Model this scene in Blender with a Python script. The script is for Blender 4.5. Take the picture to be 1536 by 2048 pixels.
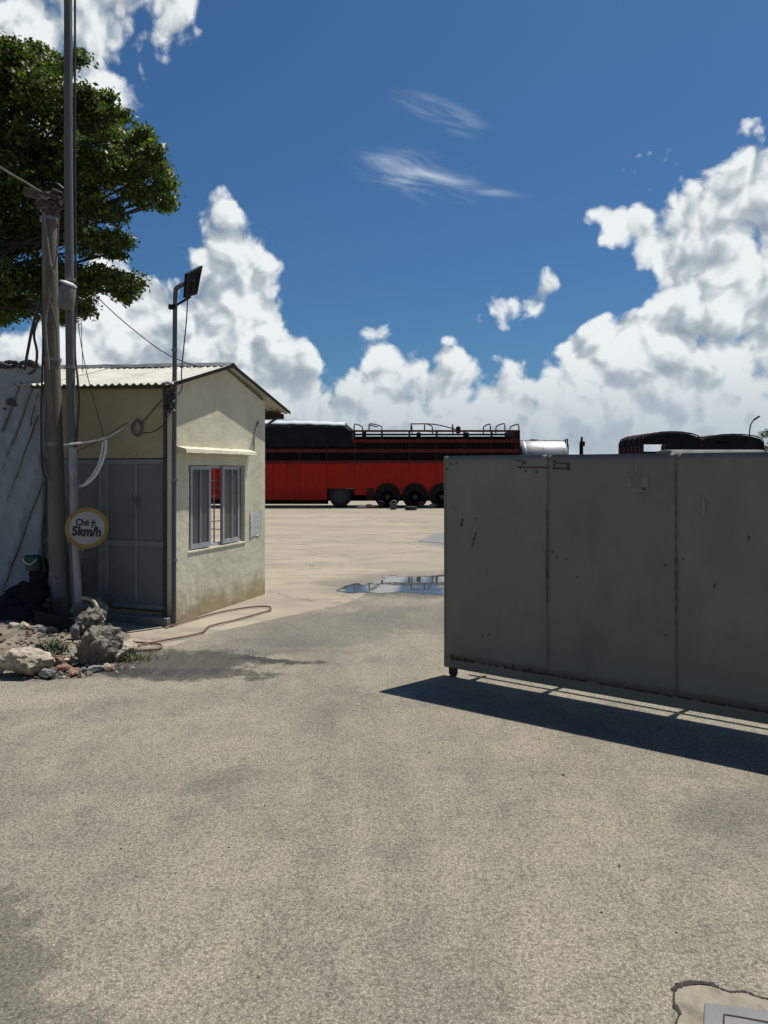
import bpy, bmesh, math, random
import numpy as np
from mathutils import Vector, Matrix, noise as mnoise
R = math.radians
random.seed(7); np.random.seed(7)
S = bpy.context.scene
for o in list(bpy.data.objects): bpy.data.objects.remove(o)
C = S.collection

# ---------------------------------------------------------------- camera
F, U0, V0, H = 1450.0, 768.0, 940.0, 1.75      # focal length in photo pixels, horizon row, eye height
cam = bpy.data.cameras.new('camera'); co = bpy.data.objects.new('camera', cam); C.objects.link(co)
co.location = (0, 0, H); co.rotation_euler = (R(90), 0, 0)
cam.sensor_fit = 'VERTICAL'; cam.sensor_height = 24; cam.lens = 24*F/2048
cam.shift_y = -(1024-V0)/2048; cam.clip_start = .05; cam.clip_end = 4000
S.camera = co
S.render.engine = 'CYCLES'
S.cycles.max_bounces = 5; S.cycles.diffuse_bounces = 2; S.cycles.glossy_bounces = 3; S.cycles.transparent_max_bounces = 8
S.render.resolution_x = 768; S.render.resolution_y = 1024
vs = S.view_settings
vs.view_transform = 'Standard'; vs.look = 'None'; vs.gamma = 1; vs.use_curve_mapping = False
vs.exposure = 0.25

# ---------------------------------------------------------------- node helpers
class NT:
    def __init__(s, tree): s.t = tree
    def n(s, typ, **kw):
        nd = s.t.nodes.new(typ)
        for k, v in kw.items(): setattr(nd, k, v)
        return nd
    def set(s, sock, val):
        if isinstance(val, bpy.types.NodeSocket): s.t.links.new(val, sock)
        elif val is not None: sock.default_value = val
    def math(s, op, a, b=None, c=None, clamp=False):
        nd = s.n('ShaderNodeMath', operation=op); nd.use_clamp = clamp
        s.set(nd.inputs[0], a); s.set(nd.inputs[1], b); s.set(nd.inputs[2], c)
        return nd.outputs[0]
    def vec(s, op, a, b=None, out=0):
        nd = s.n('ShaderNodeVectorMath', operation=op)
        s.set(nd.inputs[0], a); s.set(nd.inputs[1], b)
        return nd.outputs[out]
    def scale(s, a, k):
        nd = s.n('ShaderNodeVectorMath', operation='SCALE'); s.set(nd.inputs[0], a); s.set(nd.inputs[3], k); return nd.outputs[0]
    def noise(s, v, scale, detail=4, rough=.55, out='Fac', dist=0):
        nd = s.n('ShaderNodeTexNoise'); s.set(nd.inputs['Vector'], v)
        nd.inputs['Scale'].default_value = scale; nd.inputs['Detail'].default_value = detail
        nd.inputs['Roughness'].default_value = rough; nd.inputs['Distortion'].default_value = dist
        return nd.outputs[out]
    def voro(s, v, scale, detail=0, rough=.5, feature='F1', out='Distance', rnd=1):
        nd = s.n('ShaderNodeTexVoronoi', feature=feature); s.set(nd.inputs['Vector'], v)
        nd.inputs['Scale'].default_value = scale
        if 'Detail' in nd.inputs: nd.inputs['Detail'].default_value = detail; nd.inputs['Roughness'].default_value = rough
        nd.inputs['Randomness'].default_value = rnd
        return nd.outputs[out]
    def ramp(s, f, lo, hi, smooth=True, a=0., b=1.):
        nd = s.n('ShaderNodeMapRange'); nd.interpolation_type = 'SMOOTHSTEP' if smooth else 'LINEAR'
        s.set(nd.inputs[0], f); s.set(nd.inputs[1], lo); s.set(nd.inputs[2], hi)
        nd.inputs[3].default_value = a; nd.inputs[4].default_value = b
        return nd.outputs[0]
    def mix(s, f, a, b, mode='MIX'):
        nd = s.n('ShaderNodeMix', data_type='RGBA', blend_type=mode)
        s.set(nd.inputs[0], f)
        for i, v in ((6, a), (7, b)):
            if isinstance(v, (tuple, list)): v = (*v[:3], 1)
            s.set(nd.inputs[i], v)
        return nd.outputs[2]
    def sep(s, v):
        nd = s.n('ShaderNodeSeparateXYZ'); s.set(nd.inputs[0], v); return nd.outputs
    def comb(s, x, y, z):
        nd = s.n('ShaderNodeCombineXYZ'); s.set(nd.inputs[0], x); s.set(nd.inputs[1], y); s.set(nd.inputs[2], z); return nd.outputs[0]

# ---------------------------------------------------------------- sun and sky
SUN = Vector((.555, .46, 1.87)).normalized()
SUN_EL = math.asin(SUN.z); SUN_AZ = math.atan2(SUN.x, SUN.y)
sl = bpy.data.lights.new('sun', 'SUN'); sl.energy = 5.0; sl.angle = R(.53); sl.color = (1, .962, .90)
so = bpy.data.objects.new('sun', sl); C.objects.link(so)
so.rotation_euler = (-SUN).to_track_quat('-Z', 'Y').to_euler(); so.location = SUN*60

W = bpy.data.worlds.new('World'); S.world = W; W.use_nodes = True
W.node_tree.nodes.clear()
def dirpx(u, v): return Vector(((u-U0)/F, 1, (V0-v)/F)).normalized()
TOPS = [(-700,640),(-500,600),(-300,520),(-150,560),(0,600),(110,560),(190,470),(240,425),(300,440),(350,520),(380,475),(405,415),(430,372),(460,372),(485,415),(520,445),(560,520),
        (585,580),(620,640),(655,715),(690,680),(725,672),(775,640),(815,662),(850,655),(915,640),(940,690),(1000,690),(1045,700),(1072,745),(1100,705),(1140,640),(1165,520),
        (1180,400),(1205,335),(1260,325),(1300,325),(1350,310),(1400,300),(1440,270),(1480,205),(1510,200),(1545,230),(1600,190),(1700,300),(1850,420),(2050,520),(2236,600)]
BLOBS = [(1085,592,52),(1020,608,46),(965,632,30),(1180,557,40),(70,10,170),(185,60,110),(205,160,76),(350,25,84),(390,70,44),(-130,110,240),(160,-90,180)]
HOLES = [(1205,560,52),(1255,575,34),(318,520,34),(1150,600,44),(1150,480,36)]

t = NT(W.node_tree)
tc = t.n('ShaderNodeTexCoord'); D = t.vec('NORMALIZE', tc.outputs['Generated'])
sky = t.n('ShaderNodeTexSky', sky_type='NISHITA'); sky.sun_disc = False
sky.sun_elevation = SUN_EL; sky.sun_rotation = SUN_AZ; sky.air_density = 1.0; sky.dust_density = 1.0; sky.ozone_density = 2.5
skyc = t.mix(1.0, t.scale(sky.outputs[0], .066), (.45, .79, 1.08), 'MULTIPLY')
sx = t.sep(D); z = sx[2]
# azimuth / elevation plane, in which the cloud noise lives
az_ = t.math('ARCTAN2', sx[0], sx[1]); el_ = t.math('ARCSINE', z)
def noise2(v, scale, detail, rough=.55, out='Fac'):
    o_ = t.noise(v, scale, detail, rough, out); o_.node.noise_dimensions = '2D'; return o_
def voro2(v, scale, detail, rough=.5):
    o_ = t.voro(v, scale, detail, rough); o_.node.voronoi_dimensions = '2D'; return o_
q0 = t.comb(az_, el_, 0.)
q0 = t.vec('ADD', q0, t.scale(t.vec('SUBTRACT', noise2(q0, 9, 2, .55, 'Color'), (.5, .5, .5)), .042))
q1 = t.vec('ADD', q0, t.scale(t.vec('SUBTRACT', noise2(q0, 45, 2, .6, 'Color'), (.5, .5, .5)), .012))
fc_ = t.n('ShaderNodeFloatCurve'); cv_ = fc_.mapping.curves[0]
AZ0, AZ1 = math.atan((-700-U0)/F), math.atan((2236-U0)/F)
def azel(u, v):
    dd = dirpx(u, v); return math.atan2(dd.x, dd.y), math.asin(dd.z)
pts_ = [((azel(u, v)[0]-AZ0)/(AZ1-AZ0), azel(u, v)[1]) for u, v in TOPS]
cv_.points[0].location = pts_[0]; cv_.points[-1].location = pts_[-1]
for q in pts_[1:-1]: cv_.points.new(*q)
fc_.mapping.update()
qs = t.sep(q0)
t.set(fc_.inputs['Value'], t.math('MULTIPLY_ADD', qs[0], 1/(AZ1-AZ0), -AZ0/(AZ1-AZ0)))
hz = t.math('MULTIPLY_ADD', noise2(t.comb(qs[0], 3.7, 0.), 1.7, 3, .55), .62, -.10)     # bank out of view, kept lower to dim the fill on the gate
inf = t.ramp(sx[1], .60, .78)
top_ = t.math('ADD', t.math('MULTIPLY', fc_.outputs[0], inf), t.math('MULTIPLY', hz, t.math('SUBTRACT', 1.0, inf)))
acc = t.math('MULTIPLY', t.math('SUBTRACT', top_, qs[1]), 1/.050)
acc = t.math('MAXIMUM', t.math('MINIMUM', acc, 1.7), -3.0)
for u, v, r in BLOBS:
    m = t.n('ShaderNodeVectorMath', operation='DISTANCE'); t.set(m.inputs[0], q0); m.inputs[1].default_value = (*azel(u, v), 0)
    acc = t.math('SMOOTH_MAX', acc, t.math('MINIMUM', t.math('MULTIPLY_ADD', m.outputs['Value'], -1.8*F/r if r > 60 else -1.1*F/r, 1.8 if r > 60 else 1.05), 1.3), .25)
for u, v, r in HOLES:
    m = t.n('ShaderNodeVectorMath', operation='DISTANCE'); t.set(m.inputs[0], q0); m.inputs[1].default_value = (*azel(u, v), 0)
    acc = t.math('SMOOTH_MIN', acc, t.math('MULTIPLY_ADD', m.outputs['Value'], 1.8*F/r, -1.8), .3)
base = acc
nz_ = t.math('MULTIPLY_ADD', noise2(q1, 14, 8, .66), 1.9, -.95)
def domes(q): return t.math('MULTIPLY_ADD', voro2(q, 17, 2.4, .55), -1.30, .62)
qd = t.vec('ADD', t.scale(q0, .6), t.scale(q1, .4))
h0 = domes(qd); h1 = domes(t.vec('ADD', qd, (.008, .017, 0)))
dens = t.math('ADD', t.math('ADD', base, nz_), h0)
alpha = t.ramp(dens, .0, .72)
lit = t.math('MULTIPLY', t.math('SUBTRACT', h0, h1), .85)                  # domes turned to the sun
lit = t.math('ADD', lit, t.math('MULTIPLY', nz_, .30))
lit = t.math('ADD', lit, t.ramp(base, .2, 1.7, True, .90, .70))            # crests bright, bodies greyer
big = noise2(t.vec('ADD', q0, (4.1, 2.3, 0)), 8.5, 2, .5)
lit = t.math('ADD', lit, t.math('MULTIPLY_ADD', big, 1.1, -.55))
lit = t.math('SUBTRACT', lit, t.ramp(el_, .42, .60, True, 0, .18))
lit = t.math('MAXIMUM', t.math('MINIMUM', lit, 1.0), 0.0)
cc = t.mix(t.ramp(lit, 0, .55, False), (.31, .37, .43), (.50, .56, .60))
cc = t.mix(t.ramp(lit, .40, 1.0), cc, (.84, .88, .89))
cc = t.mix(t.ramp(el_, .03, .17, True, .80, 0), cc, (.42, .495, .56))        # far bank fades into bright haze
# thin high wisps
azx = t.math('DIVIDE', sx[0], t.math('MAXIMUM', sx[1], .05)); ely = t.math('DIVIDE', sx[2], t.math('MAXIMUM', sx[1], .05))
def wisp(u, v, ru, rv, ang, gain):
    x = t.math('ADD', azx, -(u-U0)/F); y = t.math('ADD', ely, -(V0-v)/F)
    ca, sa = math.cos(R(ang)), math.sin(R(ang))
    xr = t.math('ADD', t.math('MULTIPLY', x, ca), t.math('MULTIPLY', y, sa))
    yr = t.math('ADD', t.math('MULTIPLY', y, ca), t.math('MULTIPLY', x, -sa))
    q = t.comb(t.math('MULTIPLY', xr, F/ru), t.math('MULTIPLY', yr, F/rv), 0.)
    fall = t.ramp(t.vec('LENGTH', q, out='Value'), .1, 1.0, True, 1, 0)
    n = t.noise(t.comb(t.math('MULTIPLY', xr, 9), t.math('MULTIPLY', yr, 42), u*.01), 1.3, 4, .5, dist=.5)
    return t.math('MULTIPLY', t.math('MULTIPLY', fall, t.ramp(n, .36, .80)), gain)
front = t.ramp(sx[1], .0, .2)
wa = t.math('MULTIPLY', t.math('MAXIMUM', t.math('MAXIMUM', wisp(835, 350, 165, 62, -14, .85), wisp(880, 228, 130, 40, -20, .5)), wisp(960, 380, 120, 14, -8, .5)), front)
sk = t.mix(wa, skyc, (.62, .70, .78))
sk = t.mix(alpha, sk, cc)
# below the horizon: plain dusty ground tone
sk = t.mix(t.ramp(z, -.02, .0), (.20, .19, .16), sk)
bg = t.n('ShaderNodeBackground'); t.set(bg.inputs[0], sk); bg.inputs[1].default_value = .84
wo = t.n('ShaderNodeOutputWorld'); W.node_tree.links.new(bg.outputs[0], wo.inputs[0])
W.cycles.sampling_method = 'MANUAL'; W.cycles.sample_map_resolution = 512

# ---------------------------------------------------------------- geometry helpers
def P(u, v, Y): return Vector(((u-U0)/F*Y, Y, H-(v-V0)/F*Y))
def G(u, v, z=0):
    Y = F*(H-z)/(v-V0); return Vector(((u-U0)/F*Y, Y, z))
def tag(o, label=None, cat=None, group=None, kind=None):
    if label: o['label'] = label
    if cat: o['category'] = cat
    if group: o['group'] = group
    if kind: o['kind'] = kind
    return o
def empty(name, loc, rz=0, label=None, cat=None, group=None):
    o = bpy.data.objects.new(name, None); C.objects.link(o); o.location = loc; o.rotation_euler = (0, 0, rz)
    o.empty_display_size = .1
    return tag(o, label, cat, group)
class MB:
    def __init__(s): s.v = []; s.f = []
    def add(s, vs, fs):
        b = len(s.v); s.v += [tuple(x) for x in vs]; s.f += [tuple(i+b for i in f) for f in fs]; return s
    def box(s, a, b, m=None):
        x0, y0, z0 = a; x1, y1, z1 = b
        vs = [Vector(p) for p in ((x0,y0,z0),(x1,y0,z0),(x1,y1,z0),(x0,y1,z0),(x0,y0,z1),(x1,y0,z1),(x1,y1,z1),(x0,y1,z1))]
        if m: vs = [m @ p for p in vs]
        return s.add(vs, [(0,3,2,1),(4,5,6,7),(0,1,5,4),(1,2,6,5),(2,3,7,6),(3,0,4,7)])
    def tube(s, pts, r, n=8, cap=True):
        pts = [Vector(p) for p in pts]; rs = r if isinstance(r, (list, tuple)) else [r]*len(pts)
        up = None; rings = []
        for i, p in enumerate(pts):
            tg = (pts[min(i+1, len(pts)-1)]-pts[max(i-1, 0)]).normalized()
            if up is None:
                up = Vector((0,0,1)) if abs(tg.z) < .9 else Vector((1,0,0))
            up = (up - tg*up.dot(tg)).normalized(); sd = tg.cross(up)
            rings.append([p + (up*math.cos(2*math.pi*k/n) + sd*math.sin(2*math.pi*k/n))*rs[i] for k in range(n)])
        vs = [q for rg_ in rings for q in rg_]; fs = []
        for i in range(len(rings)-1):
            for k in range(n): fs.append((i*n+k, i*n+(k+1) % n, (i+1)*n+(k+1) % n, (i+1)*n+k))
        if cap: fs += [tuple(range(n))[::-1], tuple(range((len(rings)-1)*n, len(rings)*n))]
        return s.add(vs, fs)
    def lathe(s, prof, o, ax=(0,0,1), n=20):
        ax = Vector(ax).normalized(); a = Vector((1,0,0)) if abs(ax.x) < .9 else Vector((0,1,0))
        a = (a-ax*a.dot(ax)).normalized(); b = ax.cross(a); o = Vector(o); vs = []
        for r, h in prof:
            vs += [o+ax*h+(a*math.cos(2*math.pi*k/n)+b*math.sin(2*math.pi*k/n))*r for k in range(n)]
        fs = []
        for i in range(len(prof)-1):
            for k in range(n): fs.append((i*n+k, i*n+(k+1) % n, (i+1)*n+(k+1) % n, (i+1)*n+k))
        fs += [tuple(range(n))[::-1], tuple(range((len(prof)-1)*n, len(prof)*n))]
        return s.add(vs, fs)
    def prism(s, poly, z0, z1):           # poly in xy
        n = len(poly); vs = [(x, y, z0) for x, y in poly]+[(x, y, z1) for x, y in poly]
        fs = [tuple(range(n))[::-1], tuple(range(n, 2*n))]+[(i, (i+1) % n, n+(i+1) % n, n+i) for i in range(n)]
        return s.add(vs, fs)
    def sweep(s, poly, f0, f1):           # poly of 2D points mapped by two functions -> two 3D outlines joined
        n = len(poly); vs = [f0(p) for p in poly]+[f1(p) for p in poly]
        fs = [tuple(range(n))[::-1], tuple(range(n, 2*n))]+[(i, (i+1) % n, n+(i+1) % n, n+i) for i in range(n)]
        return s.add(vs, fs)
    def build(s, name, mat, parent=None, smooth=False, bevel=0, fix=True):
        me = bpy.data.meshes.new(name); me.from_pydata(s.v, [], s.f); me.update()
        if fix:
            bm = bmesh.new(); bm.from_mesh(me); bmesh.ops.recalc_face_normals(bm, faces=bm.faces); bm.to_mesh(me); bm.free()
        o = bpy.data.objects.new(name, me); C.objects.link(o); me.materials.append(mat)
        if parent: o.parent = parent
        if smooth:
            me.polygons.foreach_set('use_smooth', [True]*len(me.polygons))
            try: me.set_sharp_from_angle(angle=R(40))
            except Exception: pass
        if bevel:
            b = o.modifiers.new('bevel', 'BEVEL'); b.width = bevel; b.segments = 2; b.limit_method = 'ANGLE'; b.angle_limit = R(40)
        return o
def cr(pts, n=8):                          # Catmull-Rom through points
    pts = [Vector(p) for p in pts]; q = [pts[0]*2-pts[1]]+pts+[pts[-1]*2-pts[-2]]; out = []
    for i in range(1, len(q)-2):
        for k in range(n):
            u = k/n; a, b, c_, d_ = q[i-1:i+3]
            out.append(.5*((2*b)+(c_-a)*u+(2*a-5*b+4*c_-d_)*u*u+(3*b-a-3*c_+d_)*u**3))
    return out+[pts[-1]]
def part(mb, name, mat, parent, **k): return mb.build(name, mat, parent, **k)
def wall_grid(xs, zs, holes, y0, y1):      # wall in xz with rectangular holes, thickness y0..y1
    mb = MB(); nx, nz = len(xs)-1, len(zs)-1
    fill = lambda i, j: 0 <= i < nx and 0 <= j < nz and not any(a <= (xs[i]+xs[i+1])/2 <= b and c_ <= (zs[j]+zs[j+1])/2 <= d_ for a, b, c_, d_ in holes)
    for i in range(nx):
        for j in range(nz):
            if not fill(i, j): continue
            x0, x1, z0, z1 = xs[i], xs[i+1], zs[j], zs[j+1]
            for y in (y0, y1): mb.add([(x0,y,z0),(x1,y,z0),(x1,y,z1),(x0,y,z1)], [(0,1,2,3)])
            for (di, dj, e) in ((-1,0,((x0,z0),(x0,z1))),(1,0,((x1,z0),(x1,z1))),(0,-1,((x0,z0),(x1,z0))),(0,1,((x0,z1),(x1,z1)))):
                if not fill(i+di, j+dj):
                    (a, b), (c_, d_) = e; mb.add([(a,y0,b),(c_,y0,d_),(c_,y1,d_),(a,y1,b)], [(0,1,2,3)])
    return mb
def weld(o):
    bm = bmesh.new(); bm.from_mesh(o.data); bmesh.ops.remove_doubles(bm, verts=bm.verts, dist=1e-4)
    bmesh.ops.recalc_face_normals(bm, faces=bm.faces); bm.to_mesh(o.data); bm.free(); return o

# ---------------------------------------------------------------- materials
def newmat(name):
    m = bpy.data.materials.new(name); m.use_nodes = True; t = NT(m.node_tree)
    b = m.node_tree.nodes['Principled BSDF']; return m, t, b
def mat(name, c1, c2=None, scale=6, rough=.75, metal=0, bump=0, bscale=40, spec=None, dirt=None, dscale=1.5, dlo=.5, dhi=.72, stretch=(1,1,1), detail=6):
    m, t, b = newmat(name); tc = t.n('ShaderNodeTexCoord').outputs['Object']
    v = t.vec('MULTIPLY', tc, stretch)
    col = t.mix(t.ramp(t.noise(v, scale, detail, .6), .32, .68), c1, c2 or tuple(x*.8 for x in c1))
    if dirt: col = t.mix(t.ramp(t.noise(v, dscale, 8, .62), dlo, dhi), col, dirt)
    t.set(b.inputs['Base Color'], col)
    t.set(b.inputs['Roughness'], t.ramp(t.noise(tc, scale*1.7, 4), .2, .8, False, rough*.85, min(1, rough*1.12)))
    b.inputs['Metallic'].default_value = metal
    if spec is not None: b.inputs['Specular IOR Level'].default_value = spec
    if bump:
        bp = t.n('ShaderNodeBump'); bp.inputs['Strength'].default_value = min(1, bump); bp.inputs['Distance'].default_value = .01
        t.set(bp.inputs['Height'], t.noise(tc, bscale, 6, .6)); t.set(b.inputs['Normal'], bp.outputs[0])
    return m
def plain(name, c, rough=.6, metal=0): return mat(name, c, tuple(x*.82 for x in c), 12, rough, metal)

def ground_mat():
    m, t, b = newmat('dusty_asphalt'); p = t.n('ShaderNodeTexCoord').outputs['Object']; x = t.sep(p)
    big = t.noise(p, .7, 5, .6); mid = t.noise(t.vec('MULTIPLY', p, (1.6, .8, 1)), 1.7, 6, .62)
    col = t.mix(t.ramp(big, .38, .66), (.382, .336, .252), (.290, .264, .210))
    col = t.mix(t.ramp(mid, .40, .75), col, (.408, .358, .268))
    pt = t.noise(p, 7.5, 5, .7); col = t.mix(t.math('MULTIPLY', t.ramp(pt, .46, .70), .30), col, (.17, .158, .128))
    rut = t.noise(t.vec('MULTIPLY', p, (1.1, .9, 1)), 2.6, 7, .72); col = t.mix(t.math('MULTIPLY', t.ramp(rut, .50, .66), .30), col, (.185, .172, .142))
    gr = t.voro(p, 105, 1, .6); gn = t.noise(p, 150, 3, .7); g2 = t.noise(p, 62, 2, .6); crumb = t.noise(p, 34, 4, .7)
    # stains with a shape of their own: cx, cy, rx, ry, angle, strength, colour
    wob = t.scale(t.vec('SUBTRACT', t.noise(p, 1.5, 6, .65, 'Color'), (.5, .5, .5)), .9)
    pw = t.vec('ADD', p, wob); fine = t.noise(p, 6, 6, .7)
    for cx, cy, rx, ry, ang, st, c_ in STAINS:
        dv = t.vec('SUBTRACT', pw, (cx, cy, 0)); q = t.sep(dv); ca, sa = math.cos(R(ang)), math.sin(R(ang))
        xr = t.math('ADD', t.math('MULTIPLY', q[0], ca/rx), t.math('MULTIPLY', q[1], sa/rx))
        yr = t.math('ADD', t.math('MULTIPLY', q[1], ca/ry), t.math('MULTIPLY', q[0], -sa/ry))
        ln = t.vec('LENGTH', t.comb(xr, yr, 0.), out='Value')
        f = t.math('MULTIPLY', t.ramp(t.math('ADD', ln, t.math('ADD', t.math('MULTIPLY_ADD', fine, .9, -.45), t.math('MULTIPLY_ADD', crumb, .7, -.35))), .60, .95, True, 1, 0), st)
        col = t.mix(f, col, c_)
    # swept tyre streaks leading through the gate
    st = t.noise(t.vec('MULTIPLY', t.vec('ADD', p, t.scale(wob, .3)), (7, .55, 1)), 1.3, 5, .6)
    col = t.mix(t.math('MULTIPLY', t.ramp(st, .45, .80), .16), col, (.38, .325, .24))
    # worn wheel tracks sweeping through the gate
    for cx, cy, rad_, st_ in ((-9.0, 4.0, 8.7, .30), (-9.0, 4.0, 10.3, .26), (-14.0, 2.5, 14.1, .24), (7.5, 1.0, 8.9, .22), (7.5, 1.0, 7.3, .2), (1.0, -14.0, 18.2, .2)):
        q = t.vec('DISTANCE', t.vec('ADD', p, t.scale(wob, .12)), (cx, cy, 0), out='Value')
        f = t.ramp(t.math('ABSOLUTE', t.math('ADD', q, -rad_)), .04, .17, True, st_, 0)
        col = t.mix(t.math('MULTIPLY', f, t.ramp(crumb, .35, .6)), col, (.16, .148, .12))
    # stone grain over everything
    col = t.mix(t.math('MULTIPLY', t.ramp(gr, .50, .80), .55), col, t.mix(1.0, col, (.22, .215, .20), 'MULTIPLY'))
    col = t.mix(t.math('MULTIPLY', t.ramp(g2, .44, .66), .58), col, t.mix(1.0, col, (.36, .35, .33), 'MULTIPLY'))
    col = t.mix(t.math('MULTIPLY', t.ramp(gn, .60, .78), .35), col, t.mix(1.0, col, (1.6, 1.6, 1.65), 'MULTIPLY'))
    sp = t.voro(p, 19, 0); col = t.mix(t.ramp(sp, .045, .075, True, .8, 0), col, (.05, .05, .045))
    sp2 = t.voro(t.vec('ADD', p, (3.3, 1.7, 0)), 11, 0); col = t.mix(t.ramp(sp2, .02, .035, True, .8, 0), col, (.62, .60, .55))
    t.set(b.inputs['Base Color'], col); b.inputs['Roughness'].default_value = .88; b.inputs['Specular IOR Level'].default_value = .25
    bp = t.n('ShaderNodeBump'); bp.inputs['Strength'].default_value = .55; bp.inputs['Distance'].default_value = .004
    t.set(bp.inputs['Height'], t.math('ADD', t.math('MULTIPLY', gr, -.9), gn)); t.set(b.inputs['Normal'], bp.outputs[0])
    return m
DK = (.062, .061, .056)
STAINS = [(.75, 10.8, 2.0, 1.2, 0, .80, (.12,.112,.095)), (-.6, 8.0, 1.0, 1.3, -30, .60, (.185,.178,.155)), (.6, 8.6, 1.3, 1.0, 0, .55, (.19,.183,.16)), (-1.2, 7.2, .9, .5, 20, .5, (.18,.172,.15)),
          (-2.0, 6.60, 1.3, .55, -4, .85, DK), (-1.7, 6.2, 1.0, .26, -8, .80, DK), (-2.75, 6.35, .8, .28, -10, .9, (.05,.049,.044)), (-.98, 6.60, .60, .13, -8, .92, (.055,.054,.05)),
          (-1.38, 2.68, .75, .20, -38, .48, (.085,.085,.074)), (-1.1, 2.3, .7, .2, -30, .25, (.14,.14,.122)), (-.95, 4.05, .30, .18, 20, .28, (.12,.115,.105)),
          (1.95, 3.75, .6, .35, 10, .38, (.11,.108,.098)), (-2.9, 5.5, 1.3, .2, 14, .5, (.43,.375,.285)), (-1.9, 5.0, 1.0, .10, 10, .35, (.42,.37,.285)), (0.9, 5.3, 1.2, .3, -35, .35, (.18,.172,.15))]
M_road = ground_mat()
def yard_mat():
    m, t, b = newmat('worn_concrete_yard'); p = t.n('ShaderNodeTexCoord').outputs['Object']
    n1 = t.noise(t.vec('MULTIPLY', p, (.35, 1, 1)), .7, 7, .68); n2 = t.noise(t.vec('MULTIPLY', p, (.35, 1.2, 1)), 3.2, 8, .74)
    col = t.mix(t.ramp(n1, .36, .64), (.318, .272, .198), (.245, .214, .160))
    col = t.mix(t.math('MULTIPLY', t.ramp(n2, .48, .64), .75), col, (.18, .162, .128))
    ce = t.voro(t.vec('ADD', p, t.scale(t.vec('SUBTRACT', t.noise(p, 1.2, 6, .7, 'Color'), (.5,.5,.5)), .9)), .33, feature='DISTANCE_TO_EDGE')
    col = t.mix(t.math('MULTIPLY', t.ramp(ce, .002, .010, True, .6, 0), t.ramp(n1, .42, .56)), col, (.12, .105, .08))
    col = t.mix(t.math('MULTIPLY', t.ramp(t.noise(p, 60, 3, .7), .55, .75), .35), col, (.40, .35, .27))
    # damp margin of the puddle
    wob = t.scale(t.vec('SUBTRACT', t.noise(p, 1.3, 6, .65, 'Color'), (.5, .5, .5)), 1.3)
    q = t.vec('MULTIPLY', t.vec('SUBTRACT', t.vec('ADD', p, wob), (.7, 11.2, 0)), (1/2.1, 1/1.5, 0))
    col = t.mix(t.ramp(t.vec('LENGTH', q, out='Value'), .55, 1.05, True, .75, 0), col, (.135, .125, .105))
    q = t.vec('MULTIPLY', t.vec('SUBTRACT', t.vec('ADD', p, wob), (2.6, 17.5, 0)), (1/2.2, 1/2.0, 0))
    col = t.mix(t.ramp(t.vec('LENGTH', q, out='Value'), .6, 1.0, True, .7, 0), col, (.15, .15, .145))
    t.set(b.inputs['Base Color'], col); b.inputs['Roughness'].default_value = .88; b.inputs['Specular IOR Level'].default_value = .25
    bp = t.n('ShaderNodeBump'); bp.inputs['Strength'].default_value = .5; bp.inputs['Distance'].default_value = .008
    t.set(bp.inputs['Height'], t.noise(p, 30, 7, .7)); t.set(b.inputs['Normal'], bp.outputs[0])
    return m
M_yard = yard_mat()
def wall_mat(name, c1, c2, dirt, tide):
    m, t, b = newmat(name); p = t.n('ShaderNodeTexCoord').outputs['Object']; zz = t.sep(p)[2]
    col = t.mix(t.ramp(t.noise(p, 1.7, 7, .62), .36, .64), c1, c2)
    stk = t.noise(t.vec('MULTIPLY', p, (9, 9, .5)), 1.2, 5, .6)
    col = t.mix(t.math('MULTIPLY', t.ramp(stk, .54, .78), .35), col, dirt)
    td = t.math('ADD', zz, t.math('MULTIPLY_ADD', t.noise(p, 4, 7, .7), .8, -.4))
    col = t.mix(t.ramp(td, .02, .42, True, .85, 0), col, tide)
    col = t.mix(t.math('MULTIPLY', t.ramp(t.noise(p, 14, 7, .7), .60, .74), .30), col, (.72, .70, .60))
    ce = t.voro(t.vec('ADD', p, t.scale(t.vec('SUBTRACT', t.noise(p, 3, 6, .7, 'Color'), (.5,.5,.5)), .5)), .9, feature='DISTANCE_TO_EDGE')
    col = t.mix(t.math('MULTIPLY', t.ramp(ce, .002, .008, True, .55, 0), t.ramp(t.noise(p, 1.1, 2), .48, .6)), col, dirt)
    t.set(b.inputs['Base Color'], col); b.inputs['Roughness'].default_value = .9; b.inputs['Specular IOR Level'].default_value = .2
    bp = t.n('ShaderNodeBump'); bp.inputs['Strength'].default_value = .65; bp.inputs['Distance'].default_value = .012
    t.set(bp.inputs['Height'], t.math('ADD', t.noise(p, 9, 8, .68), t.math('MULTIPLY', t.noise(p, 2.2, 3), 2.0))); t.set(b.inputs['Normal'], bp.outputs[0])
    return m
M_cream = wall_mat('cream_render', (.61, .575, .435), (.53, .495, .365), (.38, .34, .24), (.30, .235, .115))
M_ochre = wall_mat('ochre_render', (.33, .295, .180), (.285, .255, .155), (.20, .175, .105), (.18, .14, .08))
M_gate = mat('grey_green_gate_paint', (.145, .151, .110), (.118, .128, .096), 1.6, .52, 0, .12, 2.2, dirt=(.164,.163,.122), dscale=3.0, dlo=.42, dhi=.68, stretch=(1,1,.5))
M_gate2 = mat('grey_green_gate_paint_worn', (.126, .135, .100), (.149, .150, .110), 1.3, .55, 0, .12, 2.5, dirt=(.108,.117,.088), dscale=2.6, dlo=.44, dhi=.68, stretch=(1,1,.5))
M_rust = mat('dark_rust', (.030, .024, .020), (.060, .038, .026), 30, .9, 0, .4, 60)
M_dirtblack = mat('dark_crack_soil', (.014,.012,.010), (.028,.023,.018), 30, .95)
M_steel = mat('galvanised_steel', (.19, .205, .21), (.13, .145, .15), 9, .5, .5, 0, dirt=(.12,.11,.10), dscale=5)
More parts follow.
